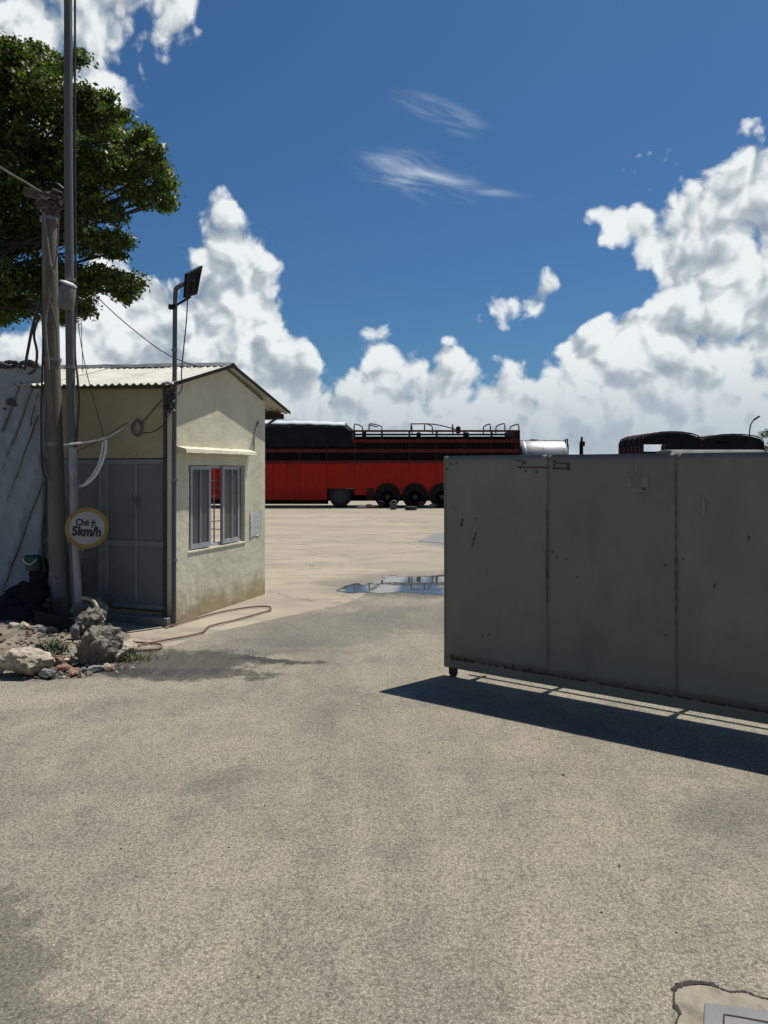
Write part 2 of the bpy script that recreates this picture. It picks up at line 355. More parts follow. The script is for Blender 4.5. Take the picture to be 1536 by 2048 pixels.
M_pole = mat('grey_painted_pole', (.085, .094, .094), (.062, .068, .068), 8, .6, .1, .1, dirt=(.10,.09,.08), dscale=6, stretch=(1,1,.3))
M_conc = mat('weathered_pole_concrete', (.150, .135, .108), (.100, .090, .073), 5, .9, 0, .6, 35, dirt=(.055,.05,.042), dscale=4, stretch=(1,1,.25))
M_black = mat('black_rubber', (.016, .016, .016), (.028, .028, .028), 14, .6)
M_white = mat('white_plastic', (.62, .60, .55), (.48, .46, .42), 10, .5)
M_dgrey = mat('dark_grey_door_steel', (.128, .134, .124), (.105, .111, .104), 3, .6, 0, .1, 20, dirt=(.085,.08,.07), dscale=2.4, stretch=(1,1,.4))
M_dframe = mat('door_frame_steel', (.175, .184, .172), (.145, .153, .144), 5, .6, 0, dirt=(.09,.075,.06), dscale=3)
M_roof = mat('pale_corrugated_roofing', (.46, .45, .38), (.38, .37, .31), 3, .7, 0, 0, dirt=(.22,.19,.15), dscale=2.2, dlo=.55, dhi=.75)
M_wood = mat('dark_timber', (.065, .048, .035), (.04, .03, .022), 8, .85, stretch=(1,8,1))
M_alu = mat('grey_window_frame', (.36, .375, .375), (.29, .305, .31), 8, .45)
M_red = mat('red_truck_paint', (.37, .016, .006), (.29, .013, .006), 1.6, .6, spec=.15, dirt=(.15,.016,.010), dscale=1.3, dlo=.55, dhi=.78)
M_rail = mat('rusty_red_frame', (.055, .009, .007), (.032, .008, .006), 3, .7, spec=.2)
M_rail2 = mat('dull_red_rail', (.12, .013, .010), (.08, .011, .009), 3, .7, spec=.2)
M_dark = mat('black_chassis', (.010, .009, .009), (.018, .015, .013), 5, .85, spec=.15)
M_tarp = mat('black_tarpaulin', (.009, .010, .012), (.015, .016, .018), 3, .9, 0, .5, 6, spec=.12)
M_ptarp = mat('pale_tarpaulin', (.55, .58, .60), (.42, .45, .48), 3, .6)
M_tank = mat('silver_tank', (.36, .37, .37), (.28, .29, .29), 2, .5, .4, dirt=(.20,.19,.175), dscale=2.5, dlo=.5, dhi=.72)
M_tyre = mat('dusty_tyre', (.014, .0135, .013), (.03, .027, .025), 9, .95)
M_rim = mat('dusty_wheel_rim', (.055, .052, .05), (.035, .033, .03), 9, .8, .1)
M_soil = mat('dry_earth', (.20, .165, .115), (.13, .108, .078), 5, .95, 0, .9, 14, dirt=(.09,.078,.06), dscale=2)
M_rockp = mat('pale_broken_stone', (.40, .345, .255), (.28, .24, .175), 7, .95, 0, 1, 18, dirt=(.14,.118,.085), dscale=5, dlo=.46)
M_rockc = mat('aggregate_concrete', (.19, .172, .128), (.115, .105, .08), 16, .95, 0, 1, 30, dirt=(.09,.085,.07), dscale=9)
M_rockd = mat('grey_broken_stone', (.20, .19, .17), (.13, .125, .115), 9, .95, 0, .9, 24)
M_brick = mat('broken_brick', (.27, .145, .10), (.20, .105, .075), 12, .95, 0, .8, 30, dirt=(.36,.31,.26), dscale=8)
M_hose = mat('red_brown_hose', (.16, .075, .06), (.11, .055, .045), 20, .6)
M_sidewall = mat('pale_blue_grey_wall', (.255, .290, .305), (.20, .23, .245), 4, .9, 0, 1, 26, dirt=(.125,.145,.158), dscale=3, stretch=(1,1,.6))

# ---------------------------------------------------------------- setting
mb = MB(); mb.add([(-1500,-60,0),(1500,-60,0),(1500,2500,0),(-1500,2500,0)], [(0,1,2,3)])
tag(mb.build('ground', M_yard, fix=False), kind='structure')
rg = random.Random(3)
edge = [G(u, v) for u, v in ((-900,1290),(-300,1283),(60,1262),(300,1296),(410,1269),(540,1241),(640,1219),(692,1206),(735,1186),(768,1160),(830,1146),(1000,1140),(1900,1140))]
edge = cr(edge, 10)
edge = sorted([Vector((p.x, p.y+rg.uniform(-.035,.035), .004)) for p in edge], key=lambda p: p.x)
edge[0].x = -40; edge[-1].x = 40; n = len(edge)
mb = MB(); mb.v = [tuple(p) for p in edge]+[(p.x, -40, .004) for p in edge]
mb.f = [(i, n+i, n+i+1, i+1) for i in range(n-1)]
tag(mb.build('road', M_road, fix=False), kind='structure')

# puddle
m, t, b = newmat('puddle_water'); b.inputs['Base Color'].default_value = (.06, .055, .045, 1); b.inputs['Roughness'].default_value = .02
b.inputs['IOR'].default_value = 1.33; b.inputs['Specular IOR Level'].default_value = .9
bp = t.n('ShaderNodeBump'); bp.inputs['Strength'].default_value = .06; bp.inputs['Distance'].default_value = .01
t.set(bp.inputs['Height'], t.noise(t.n('ShaderNodeTexCoord').outputs['Object'], 3, 3)); t.set(b.inputs['Normal'], bp.outputs[0])
M_water = m
out = [G(u, v, .008) for u, v in ((672,1181),(690,1172),(715,1166),(728,1170),(745,1163),(770,1159),(766,1153),(790,1151),(830,1153),(880,1150),(950,1149),(1010,1156),(1000,1176),(960,1190),(900,1186),(885,1189),(840,1187),(800,1184),(760,1186),(725,1184),(700,1185))]
out = cr(out+[out[0]], 6)[:-1]
mb = MB(); mb.add([(p.x+rg.uniform(-.015,.015), p.y+rg.uniform(-.02,.02), .008) for p in out], [tuple(range(len(out)))])
tag(mb.build('puddle', M_water, fix=False), kind='structure')
# a second broken puddle edge patch
mb = MB(); pts = cr([G(u, v, .008) for u, v in ((835,1083),(870,1068),(930,1060),(980,1072),(930,1086),(835,1083))], 5)[:-1]
mb.add([tuple(p) for p in pts], [tuple(range(len(pts)))])
tag(mb.build('damp_patch', mat('damp_ground', (.15,.15,.14), (.19,.18,.165), 2, .6), fix=False), kind='structure')

# concrete lip: broken kerb line between apron and drive
def rock_mesh(name, size, seed, mat_, sub=3, rough=.28, flat=.0, fs=1.6, loc=(0,0,0), rot=(0,0,0), parent=None):
    bm = bmesh.new(); bmesh.ops.create_icosphere(bm, subdivisions=sub, radius=1)
    r_ = random.Random(seed); off = Vector((r_.uniform(-50,50), r_.uniform(-50,50), r_.uniform(-50,50)))
    planes = [(Vector((r_.gauss(0,1), r_.gauss(0,1), r_.gauss(0,1))).normalized(), r_.uniform(.5,.82)) for _ in range(9)]
    for v in bm.verts:
        p = v.co.copy()
        for nrm, dd in planes:
            k = p.dot(nrm)
            if k > dd: p -= nrm*(k-dd)*.92
        q = p*fs+off
        p *= 1 + rough*(mnoise.fractal(q, .8, 2, 4))*.5 + .10*mnoise.noise(q*4) + .05*mnoise.noise(q*11)
        v.co = Vector((p.x*size[0], p.y*size[1], p.z*size[2]))
    me = bpy.data.meshes.new(name); bm.to_mesh(me); bm.free(); me.materials.append(mat_)
    o = bpy.data.objects.new(name, me); C.objects.link(o); o.location = loc; o.rotation_euler = rot
    if parent: o.parent = parent
    return o

# earth mound under the rubble
def mound(name, x0, x1, y0, y1, hfun, nx, ny, mat_):
    mb = MB()
    for j in range(ny+1):
        for i in range(nx+1):
            x = x0+(x1-x0)*i/nx; y = y0+(y1-y0)*j/ny; mb.v.append((x, y, hfun(x, y)))
    for j in range(ny):
        for i in range(nx): a = j*(nx+1)+i; mb.f.append((a, a+1, a+nx+2, a+nx+1))
    return mb.build(name, mat_, smooth=True, fix=False)
def hm(x, y):
    cx, cy = -3.9, 7.25
    q = math.hypot((x-cx)/1.45, (y-cy)/1.05) if x > cx else abs(y-cy)/1.05
    q += .18*mnoise.noise(Vector((x*2.3, y*2.3, 0)))
    k = max(0, min(1, (1.0-q)/.35)); k = k*k*(3-2*k)
    return -.03 + k*(.15+.05*mnoise.fractal(Vector((x*3.1, y*3.1, 4)), .8, 2, 4))
tag(mound('earth_mound', -7, -2.2, 6.0, 8.5, hm, 110, 70, M_soil), kind='structure')

# ---------------------------------------------------------------- guard booth
TH = R(-19)
booth = empty('guard_booth', (-2.377, 8.19, 0), TH, 'small cream guard booth with grey steel doors and corrugated roof', 'booth')
L, WD, ZE, ZR, YR = 2.147, 3.3, 2.70, 3.03, 1.112
# gable wall facing the drive (local x = 0), window hole
gw = wall_grid([0,.29,1.59,L], [0,.80,1.81,ZE], [(.29,1.59,.80,1.81)], 0, .1)
gw.v = [(-y, x, z) for x, y, z in gw.v]
gw.sweep([(0,ZE),(L,ZE),(YR,ZR)], lambda p: (0,p[0],p[1]), lambda p: (-.1,p[0],p[1]))
weld(gw.build('gable_wall', M_cream, booth))
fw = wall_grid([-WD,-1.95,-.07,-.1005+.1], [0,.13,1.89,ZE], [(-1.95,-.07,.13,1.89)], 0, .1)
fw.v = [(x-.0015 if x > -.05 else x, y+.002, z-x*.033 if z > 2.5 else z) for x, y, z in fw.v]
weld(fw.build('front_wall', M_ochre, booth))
bw = wall_grid([-WD,-1.45,-.45,-.102], [0,.55,1.85,ZE], [(-1.45,-.45,.55,1.85)], L-.1, L-.003)
weld(bw.build('rear_wall', M_cream, booth))
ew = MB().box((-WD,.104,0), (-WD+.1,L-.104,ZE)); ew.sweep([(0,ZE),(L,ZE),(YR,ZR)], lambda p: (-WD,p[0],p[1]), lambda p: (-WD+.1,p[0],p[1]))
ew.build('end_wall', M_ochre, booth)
MB().box((-WD+.1,.11,.0), (-.11,L-.11,.10)).build('booth_floor', M_conc, booth)
# window: frame, two open sashes with panes, grille, sill and the ledge above
win = MB()
for y0, y1, z0, z1 in ((.292,.325,.802,1.808),(1.555,1.588,.802,1.808),(.325,1.555,1.772,1.808),(.325,1.555,.802,.835)):
    win.box((-.085,y0,z0), (-.035,y1,z1))
wf = win.build('window', M_alu, booth)
m, t, b = newmat('dusty_glass'); b.inputs['Base Color'].default_value = (.060,.075,.080,1); b.inputs['Roughness'].default_value = .12
b.inputs['Alpha'].default_value = .90; M_glass = m
def sash(yh, ang, w, flip):
    # hinged at yh, opening outward by ang
    o = Matrix.Translation((-.03, yh, 0)) @ Matrix.Rotation(ang, 4, 'Z')
    mb = MB(); s_ = 1 if not flip else -1
    for a0, a1, z0, z1 in ((0,.035,.815,1.795),(w-.04,w,.815,1.795),(.035,w-.04,1.755,1.795),(.035,w-.04,.815,.87)):
        mb.box((-.015, min(s_*a0,s_*a1), z0), (.015, max(s_*a0,s_*a1), z1), o)
    so_ = mb.build('sash', M_alu, wf)
    mb = MB(); mb.box((-.003, min(s_*.035,s_*(w-.04)), .87), (.003, max(s_*.035,s_*(w-.04)), 1.755), o); mb.build('pane', M_glass, wf)
    mb = MB(); mb.box((.016, min(s_*(w*.45),s_*(w*.45+.012)), .87), (.022, max(s_*(w*.45),s_*(w*.45+.012)), 1.755), o); mb.build('glazing_bar', M_alu, wf)
sash(.36, R(-3), .40, False)
sash(1.47, R(2), .43, True)
gm = MB()
for y in (.50,.66,.82,.98,1.14,1.30,1.46): gm.tube([(-.095,y,.82),(-.095,y,1.79)], .006, 6)
for z_ in (1.10,1.42,1.62): gm.tube([(-.102,.31,z_),(-.102,1.57,z_)], .005, 6)
gm.build('window_grille', M_alu, wf)
# rear window bars
gm = MB()
for x in (-1.30,-1.13,-.96,-.79,-.62): gm.tube([(x,L-.05,.55),(x,L-.05,1.85)], .008, 6)
for z_ in (.9,1.2,1.5): gm.tube([(-1.45,L-.062,z_),(-.45,L-.062,z_)], .006, 6)
gm.build('rear_window_grille', M_alu, booth)
# desk and chair back glimpsed through the window
lg = MB(); 
ys = [.06+1.62*i/22 for i in range(23)]; r2 = random.Random(5)
prof_t = [2.01+r2.uniform(-.003,.004) for _ in ys]; prof_b = [1.945+r2.uniform(-.004,.003) for _ in ys]; prof_x = [.135+r2.uniform(-.003,.003) for _ in ys]
for i, y in enumerate(ys): lg.v += [(.002,y,prof_b[i]),(prof_x[i],y,prof_b[i]+.004),(prof_x[i]-.01,y,prof_t[i]-.02),(.002,y,prof_t[i]+.012)]
for i in range(len(ys)-1):
    a = i*4; b_ = a+4
    for k in range(4): lg.f.append((a+k, a+(k+1) % 4, b_+(k+1) % 4, b_+k))
lg.f += [(0,1,2,3), (len(ys)*4-4,len(ys)*4-3,len(ys)*4-2,len(ys)*4-1)]
lg.build('window_ledge', M_cream, booth)
MB().box((.002,.28,.775), (.010,1.60,.797)).build('window_sill', M_cream, booth, bevel=.004)
# doors: two leaves of framed sheet
def leaf(x0, x1, orn):
    d_ = MB(); y0, y1 = .012, .052; zb, zt, zm = .15, 1.875, .90; w = .055; xm = (x0+x1)/2
    for a0, a1, c0, c1 in ((x0,x0+w,zb,zt),(x1-w,x1,zb,zt),(x0+w,x1-w,zt-w,zt),(x0+w,x1-w,zb,zb+w),(x0+w,x1-w,zm-.035,zm+.035)):
        d_.box((a0,y0,c0), (a1,y1,c1))
    d_.box((xm-.022,y0+.003,zb+w), (xm+.022,y1,zm-.035)); d_.box((xm-.022,y0+.003,zm+.035), (xm+.022,y1,zt-w))
    dr = d_.build('door', M_dframe, booth, bevel=.004)
    for a0, a1 in ((x0+w,xm-.022),(xm+.022,x1-w)):
        for c0, c1 in ((zb+w,zm-.035),(zm+.035,zt-w)):
            MB().box((a0,y0+.018,c0), (a1,y0+.024,c1)).build('door_panel', M_dgrey, dr)
            k = MB()
            for q in ((a0+.03,a0+.038,c0+.03,c1-.03),(a1-.038,a1-.03,c0+.03,c1-.03)): k.box((q[0],y0+.0125,q[2]), (q[1],y0+.0185,q[3]))
            for q in ((a0+.039,a1-.039,c0+.03,c0+.038),(a0+.039,a1-.039,c1-.038,c1-.03)): k.box((q[0],y0+.0125,q[2]), (q[1],y0+.0185,q[3]))
            k.build('panel_moulding', M_dframe, dr)
    if orn:
        k = MB(); cx, cz = xm, 1.40; s_ = .055
        pts = [(cx,y0-.004,cz+s_),(cx+s_,y0-.004,cz),(cx,y0-.004,cz-s_),(cx-s_,y0-.004,cz)]
        for i in range(4): k.tube([pts[i], pts[(i+1) % 4]], .006, 6)
        k.lathe([(.018,0),(.018,.02),(.01,.03)], (cx,y0+.005,cz), (0,-1,0), 12)
        k.build('door_lock', M_steel, dr)
    else:
        k = MB().box((x1-.05,y0-.03,1.0), (x1-.03,y0,1.14)); k.build('door_handle', M_steel, dr, bevel=.004)
leaf(-.965, -.085, True); leaf(-1.93, -1.0, False)
MB().box((-1.95,.008,1.885), (-.07,.06,1.90)).build('door_lintel', M_dframe, booth)
mb = MB(); mb.box((-1.0+.004,.02,.14), (-.969,.06,1.88)); mb.build('door_post', M_dframe, booth)
MB().box((-1.98,-.10,0), (-.02,-.004,.09)).build('door_step', M_rockd, booth, bevel=.008)
MB().box((-.13,-.012,.02), (-.085,.0,ZE-.03)).build('corner_strip', M_wood, booth)
# roof
def roof_pt(x, y): return ZR+.03-abs(y-YR)*(ZR-ZE)/YR-x*.033
def rsheet(x0, x1, ya, yb, lift):
    mb = MB(); per = .098; n = int((x1-x0)/per*8)
    prof = [0,0,.3,1,1,1,.3,0]
    for j in range(7):
        y = ya+(yb-ya)*j/6
        for i in range(n+1):
            x = x0+(x1-x0)*i/n; k = ((x+WD+.3)/per*8) % 8; a = int(k); h = prof[a]+(prof[(a+1) % 8]-prof[a])*(k-a)
            mb.v.append((x, y, roof_pt(x, y)+h*.022+lift+.006*mnoise.noise(Vector((x*3, y*3, 2)))))
    for j in range(6):
        for i in range(n): q = j*(n+1)+i; mb.f.append((q, q+1, q+n+2, q+n+1))
    o = mb.build('roof_sheet', M_roof, roof, smooth=False, fix=False)
    sd = o.modifiers.new('thick', 'SOLIDIFY'); sd.thickness = .006; sd.offset = 1
rf = MB()
for y in (-.06, .5, 1.07, 1.16, 1.7, 2.10, 2.62): rf.sweep([(-.045,-.02),(-.004,-.02),(-.004,.02),(-.045,.02)], lambda p: (-WD-.03,y+p[1],roof_pt(-WD-.03,y)+p[0]), lambda p: (-.02,y+p[1],roof_pt(-.02,y)+p[0]))
roof = rf.build('roof', M_wood, booth)
for i in range(4):
    a = -WD-.25+i*.92
    rsheet(a, min(a+.95, .100), -.16, YR-.005, (i % 2)*.007); rsheet(a, min(a+.95, .100), YR+.005, L+.60, (i % 2)*.007)
rc = MB(); n = 40
for i in range(n+1):
    x = -WD-.26+(WD+.37)*i/n; h = .014*mnoise.noise(Vector((x*4, 0, 7)))
    for y, z_ in ((YR-.13,roof_pt(0,YR-.13)+.036),(YR-.02,ZR+.085),(YR+.02,ZR+.085),(YR+.13,roof_pt(0,YR+.13)+.036)): rc.v.append((x, y, z_+h-x*.033))
for i in range(n):
    for k in range(3): q = i*4+k; rc.f.append((q, q+1, q+5, q+4))
o = rc.build('ridge_cap', M_steel, roof, fix=False); sd = o.modifiers.new('thick', 'SOLIDIFY'); sd.thickness = .004
# dark verge board along the gable rake and broken boards at the rear eave
vb = MB()
for ya, yb in ((-.14,YR),(YR,L+.58)):
    vb.sweep([(ya,roof_pt(0,ya)-.008),(yb,roof_pt(0,yb)-.008),(yb,roof_pt(0,yb)+.034),(ya,roof_pt(0,ya)+.034)], lambda p: (.103,p[0],p[1]), lambda p: (.112,p[0],p[1]))
vb.build('verge_board', M_dark, roof)
sb = MB()
sb.box((-WD,L+.5,roof_pt(0,L+.55)-.09), (.03,L+.53,roof_pt(0,L+.55)-.01))
for x in (-.03,-.8,-1.6,-2.4): sb.tube([(x,L+.0,ZE-.35),(x,L+.5,roof_pt(0,L+.55)-.05)], .02, 6)
sb.build('eave_bracket', M_wood, roof)
MB().tube([(.012,1.93,2.42),(.03,1.78,2.16),(.06,1.72,1.985)], .012, 6).build('ledge_stay', M_steel, booth)
BW = Matrix.Translation((-2.377,8.19,0)) @ Matrix.Rotation(TH, 4, 'Z')
def B(x, y, z): return BW @ Vector((x, y, z))

# notice sheet pasted on the gable wall
m, t, b = newmat('weathered_notice_paper'); p = t.n('ShaderNodeTexCoord').outputs['Object']
col = t.mix(t.ramp(t.noise(p, 16, 5, .65), .42, .6), (.40,.42,.43), (.56,.55,.48))
lines = t.math('SINE', t.math('MULTIPLY', t.sep(p)[2], 210)); wn = t.noise(t.vec('MULTIPLY', p, (40,40,20)), 1, 2)
col = t.mix(t.math('MULTIPLY', t.math('MULTIPLY', t.ramp(lines, .2, .6), t.ramp(wn, .45, .55)), .5), col, (.2,.22,.26))
t.set(b.inputs['Base Color'], col); b.inputs['Roughness'].default_value = .8; M_paper = m
mb = MB(); pts = [(1.72,1.17),(1.80,1.18),(1.88,1.165),(2.03,1.18),(2.035,1.0),(2.02,.86),(1.93,.845),(1.86,.85),(1.72,.83),(1.725,1.0)]
mb.sweep(pts, lambda p: B(.004,p[0],p[1]), lambda p: B(.007+.004*math.sin(p[0]*30),p[0],p[1]))
tag(mb.build('notice', M_paper), 'torn bluish paper notice stuck on the cream booth wall right of the window', 'notice')

# ---------------------------------------------------------------- floodlight on a bent post at the booth corner
fl = empty('solar_floodlight', P(349,1245,8.2), 0, 'dark flat floodlight on a bent grey post at the booth corner', 'floodlight')
base = fl.location.copy()
loc = lambda p: Vector(p)-base
Yp = 8.13
top = [P(348,1248,Yp), P(348,1000,Yp), P(349,780,Yp), P(350,620,Yp), P(351,585,Yp), P(355,575,Yp), P(372,566,Yp)]
MB().tube([loc(p) for p in top[:4]]+[loc(p) for p in cr(top[3:], 5)[1:]], .026, 12).build('post', M_pole, fl, smooth=True)
c4 = [loc(P(369,596,8.05)), loc(P(392,589,8.30)), loc(P(403,531,8.34)), loc(P(372,547,8.09))]
nrm = (c4[1]-c4[0]).cross(c4[3]-c4[0]).normalized()
mb = MB(); mb.add([p-nrm*.02 for p in c4]+[p+nrm*.02 for p in c4], [(0,1,2,3),(7,6,5,4),(0,4,5,1),(1,5,6,2),(2,6,7,3),(3,7,4,0)]); mb.build('panel', M_dark, fl, bevel=.006)
if nrm.y > 0: nrm = -nrm
for i in range(7):
    f_ = .12+.76*i/6; a_, b_ = c4[0].lerp(c4[1], f_), c4[3].lerp(c4[2], f_)
    MB().tube([a_.lerp(b_, .1)+nrm*.024, a_.lerp(b_, .9)+nrm*.024], .004, 6).build('cooling_fin', M_dark, fl)
MB().tube([loc(P(372,566,Yp)), c4[0].lerp(c4[2], .5)+nrm*.02], .018, 8).build('bracket', M_dark, fl)
MB().tube([loc(P(350,612,Yp)), c4[0].lerp(c4[1], .4)+nrm*.02], .014, 8).build('bracket', M_dark, fl)
MB().box((-.045,-.03,-.025), (.035,.03,.025), Matrix.Translation(loc(P(346,614,Yp)))).build('bracket_clamp', M_dark, fl)
for v_ in (700, 800, 960, 1120): MB().lathe([(.034,-.012),(.034,.012)], loc(P(349,v_,Yp)), (0,0,1), 12).build('clamp', M_steel, fl)

def cable(pts, r, mat_, label, name='cable', cat='cable', group=None, n=8, seg=6):
    return tag(MB().tube(cr(pts, seg), r, n).build(name, mat_, smooth=True), label, cat, group)
cable([P(375,598,8.1), P(373,640,8.1), P(367,700,8.1), P(363,745,8.15), P(364,775,8.12), P(356,790,8.08)], .007, M_black, 'thin dark cable hanging from the floodlight down to the roof corner')
# tangle and meter box under the eave corner
tg = empty('junction_tangle', P(343,800,8.08), 0, 'dark clump of cables and tape at the booth eave corner', 'cable clump')
b0 = tg.location.copy(); rr = random.Random(9)
for i in range(9):
    a = [Vector((rr.uniform(-.09,.05), rr.uniform(-.05,.02), rr.uniform(-.14,.15))) for _ in range(5)]
    MB().tube(cr(a, 6), rr.uniform(.006,.013), 6).build('cable_loop', M_black, tg, smooth=True)
MB().box((-.075,-.03,-.06), (-.01,.05,.10)).build('box', M_wood, tg, bevel=.01)

# ---------------------------------------------------------------- poles at the left
cp = empty('concrete_utility_pole', G(119,1242), 0, 'tapered weathered concrete utility pole with a cable knot at its top', 'utility pole')
b0 = cp.location.copy(); Yc = b0.y
def pl(u, v, Y=None): return P(u, v, Y or Yc)-b0
MB().tube([Vector((0,0,-.1)), pl(119,1242), pl(113,1000), pl(106,800), pl(101,600), pl(98,405)], [.108,.102,.096,.092,.086,.079], 24).build('shaft', M_conc, cp, smooth=True)
for u, v_ in ((107,888),(104,720),(99,440),(99,420)): MB().lathe([(.104,-.02),(.104,.02)], pl(u,v_), (0,0,1), 24).build('steel_band', M_steel, cp)
M_sten = mat('faded_stencil_paint', (.165,.175,.18), (.11,.105,.095), 22, .85)
mb = MB(); n = 10
for j, v_ in enumerate((1142,1192)):
    for i in range(n+1):
        a = R(-150+130*i/n); c_ = pl(117 if j == 0 else 118, v_); mb.v.append((c_.x+math.cos(a)*.1035, c_.y+math.sin(a)*.1035, c_.z))
mb.f = [(i,i+1,n+2+i,n+1+i) for i in range(n)]
o = mb.build('stencil_patch', M_sten, cp, fix=False); sd = o.modifiers.new('t', 'SOLIDIFY'); sd.thickness = .002; sd.offset = 0
# knot of clamps and cable at the top
MB().box((-.30,-.05,-.04), (.14,.05,.04), Matrix.Translation(pl(100,396)) @ Matrix.Rotation(R(14),4,'Y')).build('crossarm', M_wood, cp, bevel=.008)
rr = random.Random(21)
for i in range(12):
    c_ = pl(rr.uniform(80,128), rr.uniform(380,420), Yc-rr.uniform(-.05,.18))
    a = [c_+Vector((rr.uniform(-.11,.11), rr.uniform(-.06,.06), rr.uniform(-.08,.08))) for _ in range(5)]
    MB().tube(cr(a, 6), rr.uniform(.009,.018), 6).build('cable_knot', M_black if i % 3 else M_wood, cp, smooth=True)
k = MB(); k.lathe([(.03,0),(.045,.02),(.03,.045),(.045,.07),(.025,.10)], pl(131,392,Yc-.05), (.3,0,1), 14); k.build('insulator', M_white, cp, smooth=True)

sp = empty('steel_pole', G(152,1222), 0, 'tall slim grey steel pole running out of the top of the picture', 'pole')
Ys = 8.2; sp.location = P(153,1240,Ys); b1 = sp.location.copy()
def ps(u, v, Y=None): return P(u, v, Y or Ys)-b1
MB().tube([ps(153,1235), ps(150,1150), ps(143,900), ps(139,600), ps(137,300), ps(136,-60), ps(135,-300)], [.05,.05,.05,.048,.046,.044,.042], 18).build('shaft', M_pole, sp, smooth=True)
MB().tube([ps(158,1222,Ys-.04), ps(152,1100,Ys-.05), ps(148,980,Ys-.05), ps(145,895,Ys-.05)], [.042,.042,.045,.045], 14).build('sleeve', mat('scuffed_pale_conduit', (.31,.32,.315), (.20,.205,.20), 9, .7, dirt=(.11,.10,.095), dscale=8, stretch=(1,1,.4)), sp, smooth=True)
for v_ in (893, 735, 560): MB().lathe([(.058,-.015),(.058,.015)], ps(141,v_), (0,0,1), 16).build('clamp', M_steel, sp)
jb = empty('junction_box', P(131,610,Ys-.12), 0, 'grey cylindrical box with a tilted lid hanging on the steel pole', 'junction box')
MB().lathe([(.05,-.02),(.085,.0),(.09,.05),(.088,.22),(.075,.25)], (0,0,-.03), (.12,0,1), 18).build('body', mat('dull_grey_plastic', (.13,.125,.115), (.10,.095,.09), 8, .7), jb, smooth=True)
MB().lathe([(.095,0),(.09,.02),(.04,.035)], (.03,0,.225), (.40,-.1,1), 18).build('lid', M_white, jb, smooth=True)

# round speed sign
sg = empty('speed_sign', G(164,1222), 0, 'round white sign with yellow rim reading Chú ý: 5km/h on a thin rod', 'sign')
b2 = sg.location.copy(); Ysg = 7.95
c0 = P(174,1056,Ysg)-b2
nr = Vector((.52,-1,.05)).normalized()
M_yel = mat('faded_yellow_paint', (.235,.155,.03), (.19,.125,.025), 9, .7)
M_sign = mat('off_white_sign_face', (.30,.30,.295), (.25,.25,.245), 8, .7)
rad = .225
MB().lathe([(rad,-.008),(rad,.008)], c0, nr, 48).build('rim', M_yel, sg, bevel=.004)
MB().lathe([(rad*.80,.0),(rad*.80,.011)], c0, nr, 48).build('face', M_sign, sg)
MB().tube([Vector((0,0,-.05)), P(165,1100,Ysg+.03)-b2, P(168,1030,Ysg+.03)-b2], .014, 8).build('rod', M_steel, sg, smooth=True)
M_ink = mat('black_lettering', (.012,.012,.014), (.02,.02,.022), 5, .7)
zx = Vector((0,0,1)); tu = (zx-nr*nr.dot(zx)).normalized(); tr = tu.cross(nr)
def text(body, size, dz, dx=0, off=.012, tilt=-5):
    cu = bpy.data.curves.new('lettering', 'FONT'); cu.body = body; cu.size = size; cu.align_x = 'CENTER'; cu.align_y = 'CENTER'; cu.offset = off; cu.extrude = .001
    tmp = bpy.data.objects.new('tmp', cu); C.objects.link(tmp)
    dg = bpy.context.evaluated_depsgraph_get(); me = bpy.data.meshes.new_from_object(tmp.evaluated_get(dg)); bpy.data.objects.remove(tmp)
    me.name = 'lettering'; me.materials.clear(); me.materials.append(M_ink)
    o = bpy.data.objects.new('lettering', me); C.objects.link(o); o.parent = sg
    p = c0+nr*.014+tu*dz+tr*dx
    o.matrix_local = Matrix(((tr.x,tu.x,nr.x,p.x),(tr.y,tu.y,nr.y,p.y),(tr.z,tu.z,nr.z,p.z),(0,0,0,1))) @ Matrix.Rotation(R(tilt),4,'Z') @ Matrix.Diagonal((.86,1,1,1))
text('Chú ý:', .093, .057, -.01, .0035)
text('5km/h', .138, -.042, -.004, .0065)

# cables around the poles
cable([P(128,889,Ys-.06), P(160,886,Ys-.06), P(195,880,Ys), P(220,872,8.3), P(258,850,8.45), P(268,845,8.5)], .012, M_white, 'white cable run from the poles across to the round coil')
cable([P(212,880,8.25), P(211,900,8.22), P(204,925,8.18), P(190,952,8.15), P(172,968,8.15), P(156,974,8.2)], .016, M_white, 'thick white cable loop hanging in front of the grey doors')
cable([P(206,884,8.22), P(203,905,8.2), P(196,930,8.17), P(180,956,8.15), P(158,976,8.2)], .010, M_white, 'thinner white cable beside the hanging loop')
coil = empty('cable_coil', B(-.50,-.03,2.28), TH, 'small round coil of cable hung on the ochre booth wall', 'cable coil')
cc0 = P(275,856,8.33); coil.location = cc0
for i in range(3):
    r_ = .082-.004*i; a = [Vector((math.cos(q)*r_*.85, -.012*i+.006*math.sin(q*3+i), math.sin(q)*r_*1.12)) for q in np.linspace(0, 2*math.pi, 28)]
    MB().tube(a, .008, 6, False).build('loop', M_steel if i % 2 else M_pole, coil, smooth=True)
MB().tube([(0,-.005,.088),(0,-.012,.125)], .006, 6).build('hook', M_steel, coil)
cable([P(285,845,8.3), P(310,815,8.25), P(335,790,8.12)], .006, M_black, 'thin dark wire from the coil up to the eave corner')
cable([P(283,866,8.3), P(305,864,8.28), P(325,850,8.2), P(344,818,8.1)], .005, M_black, 'thin sagging wire from the coil to the booth corner')
cable([P(150,905,8.25), P(200,880,8.3), P(255,845,8.4)], .004, M_black, 'thin grey wire below the white cable run')
cable([P(152,560,8.1), P(157,650,8.2), P(170,730,8.2), P(185,790,8.22), P(207,872,8.25)], .005, M_black, 'thin dark wire slanting down to the white cable loop')
cable([P(162,600,8.25), P(163,660,8.25), P(166,745,8.3)], .004, M_black, 'thin straight wire dropping beside the steel pole')
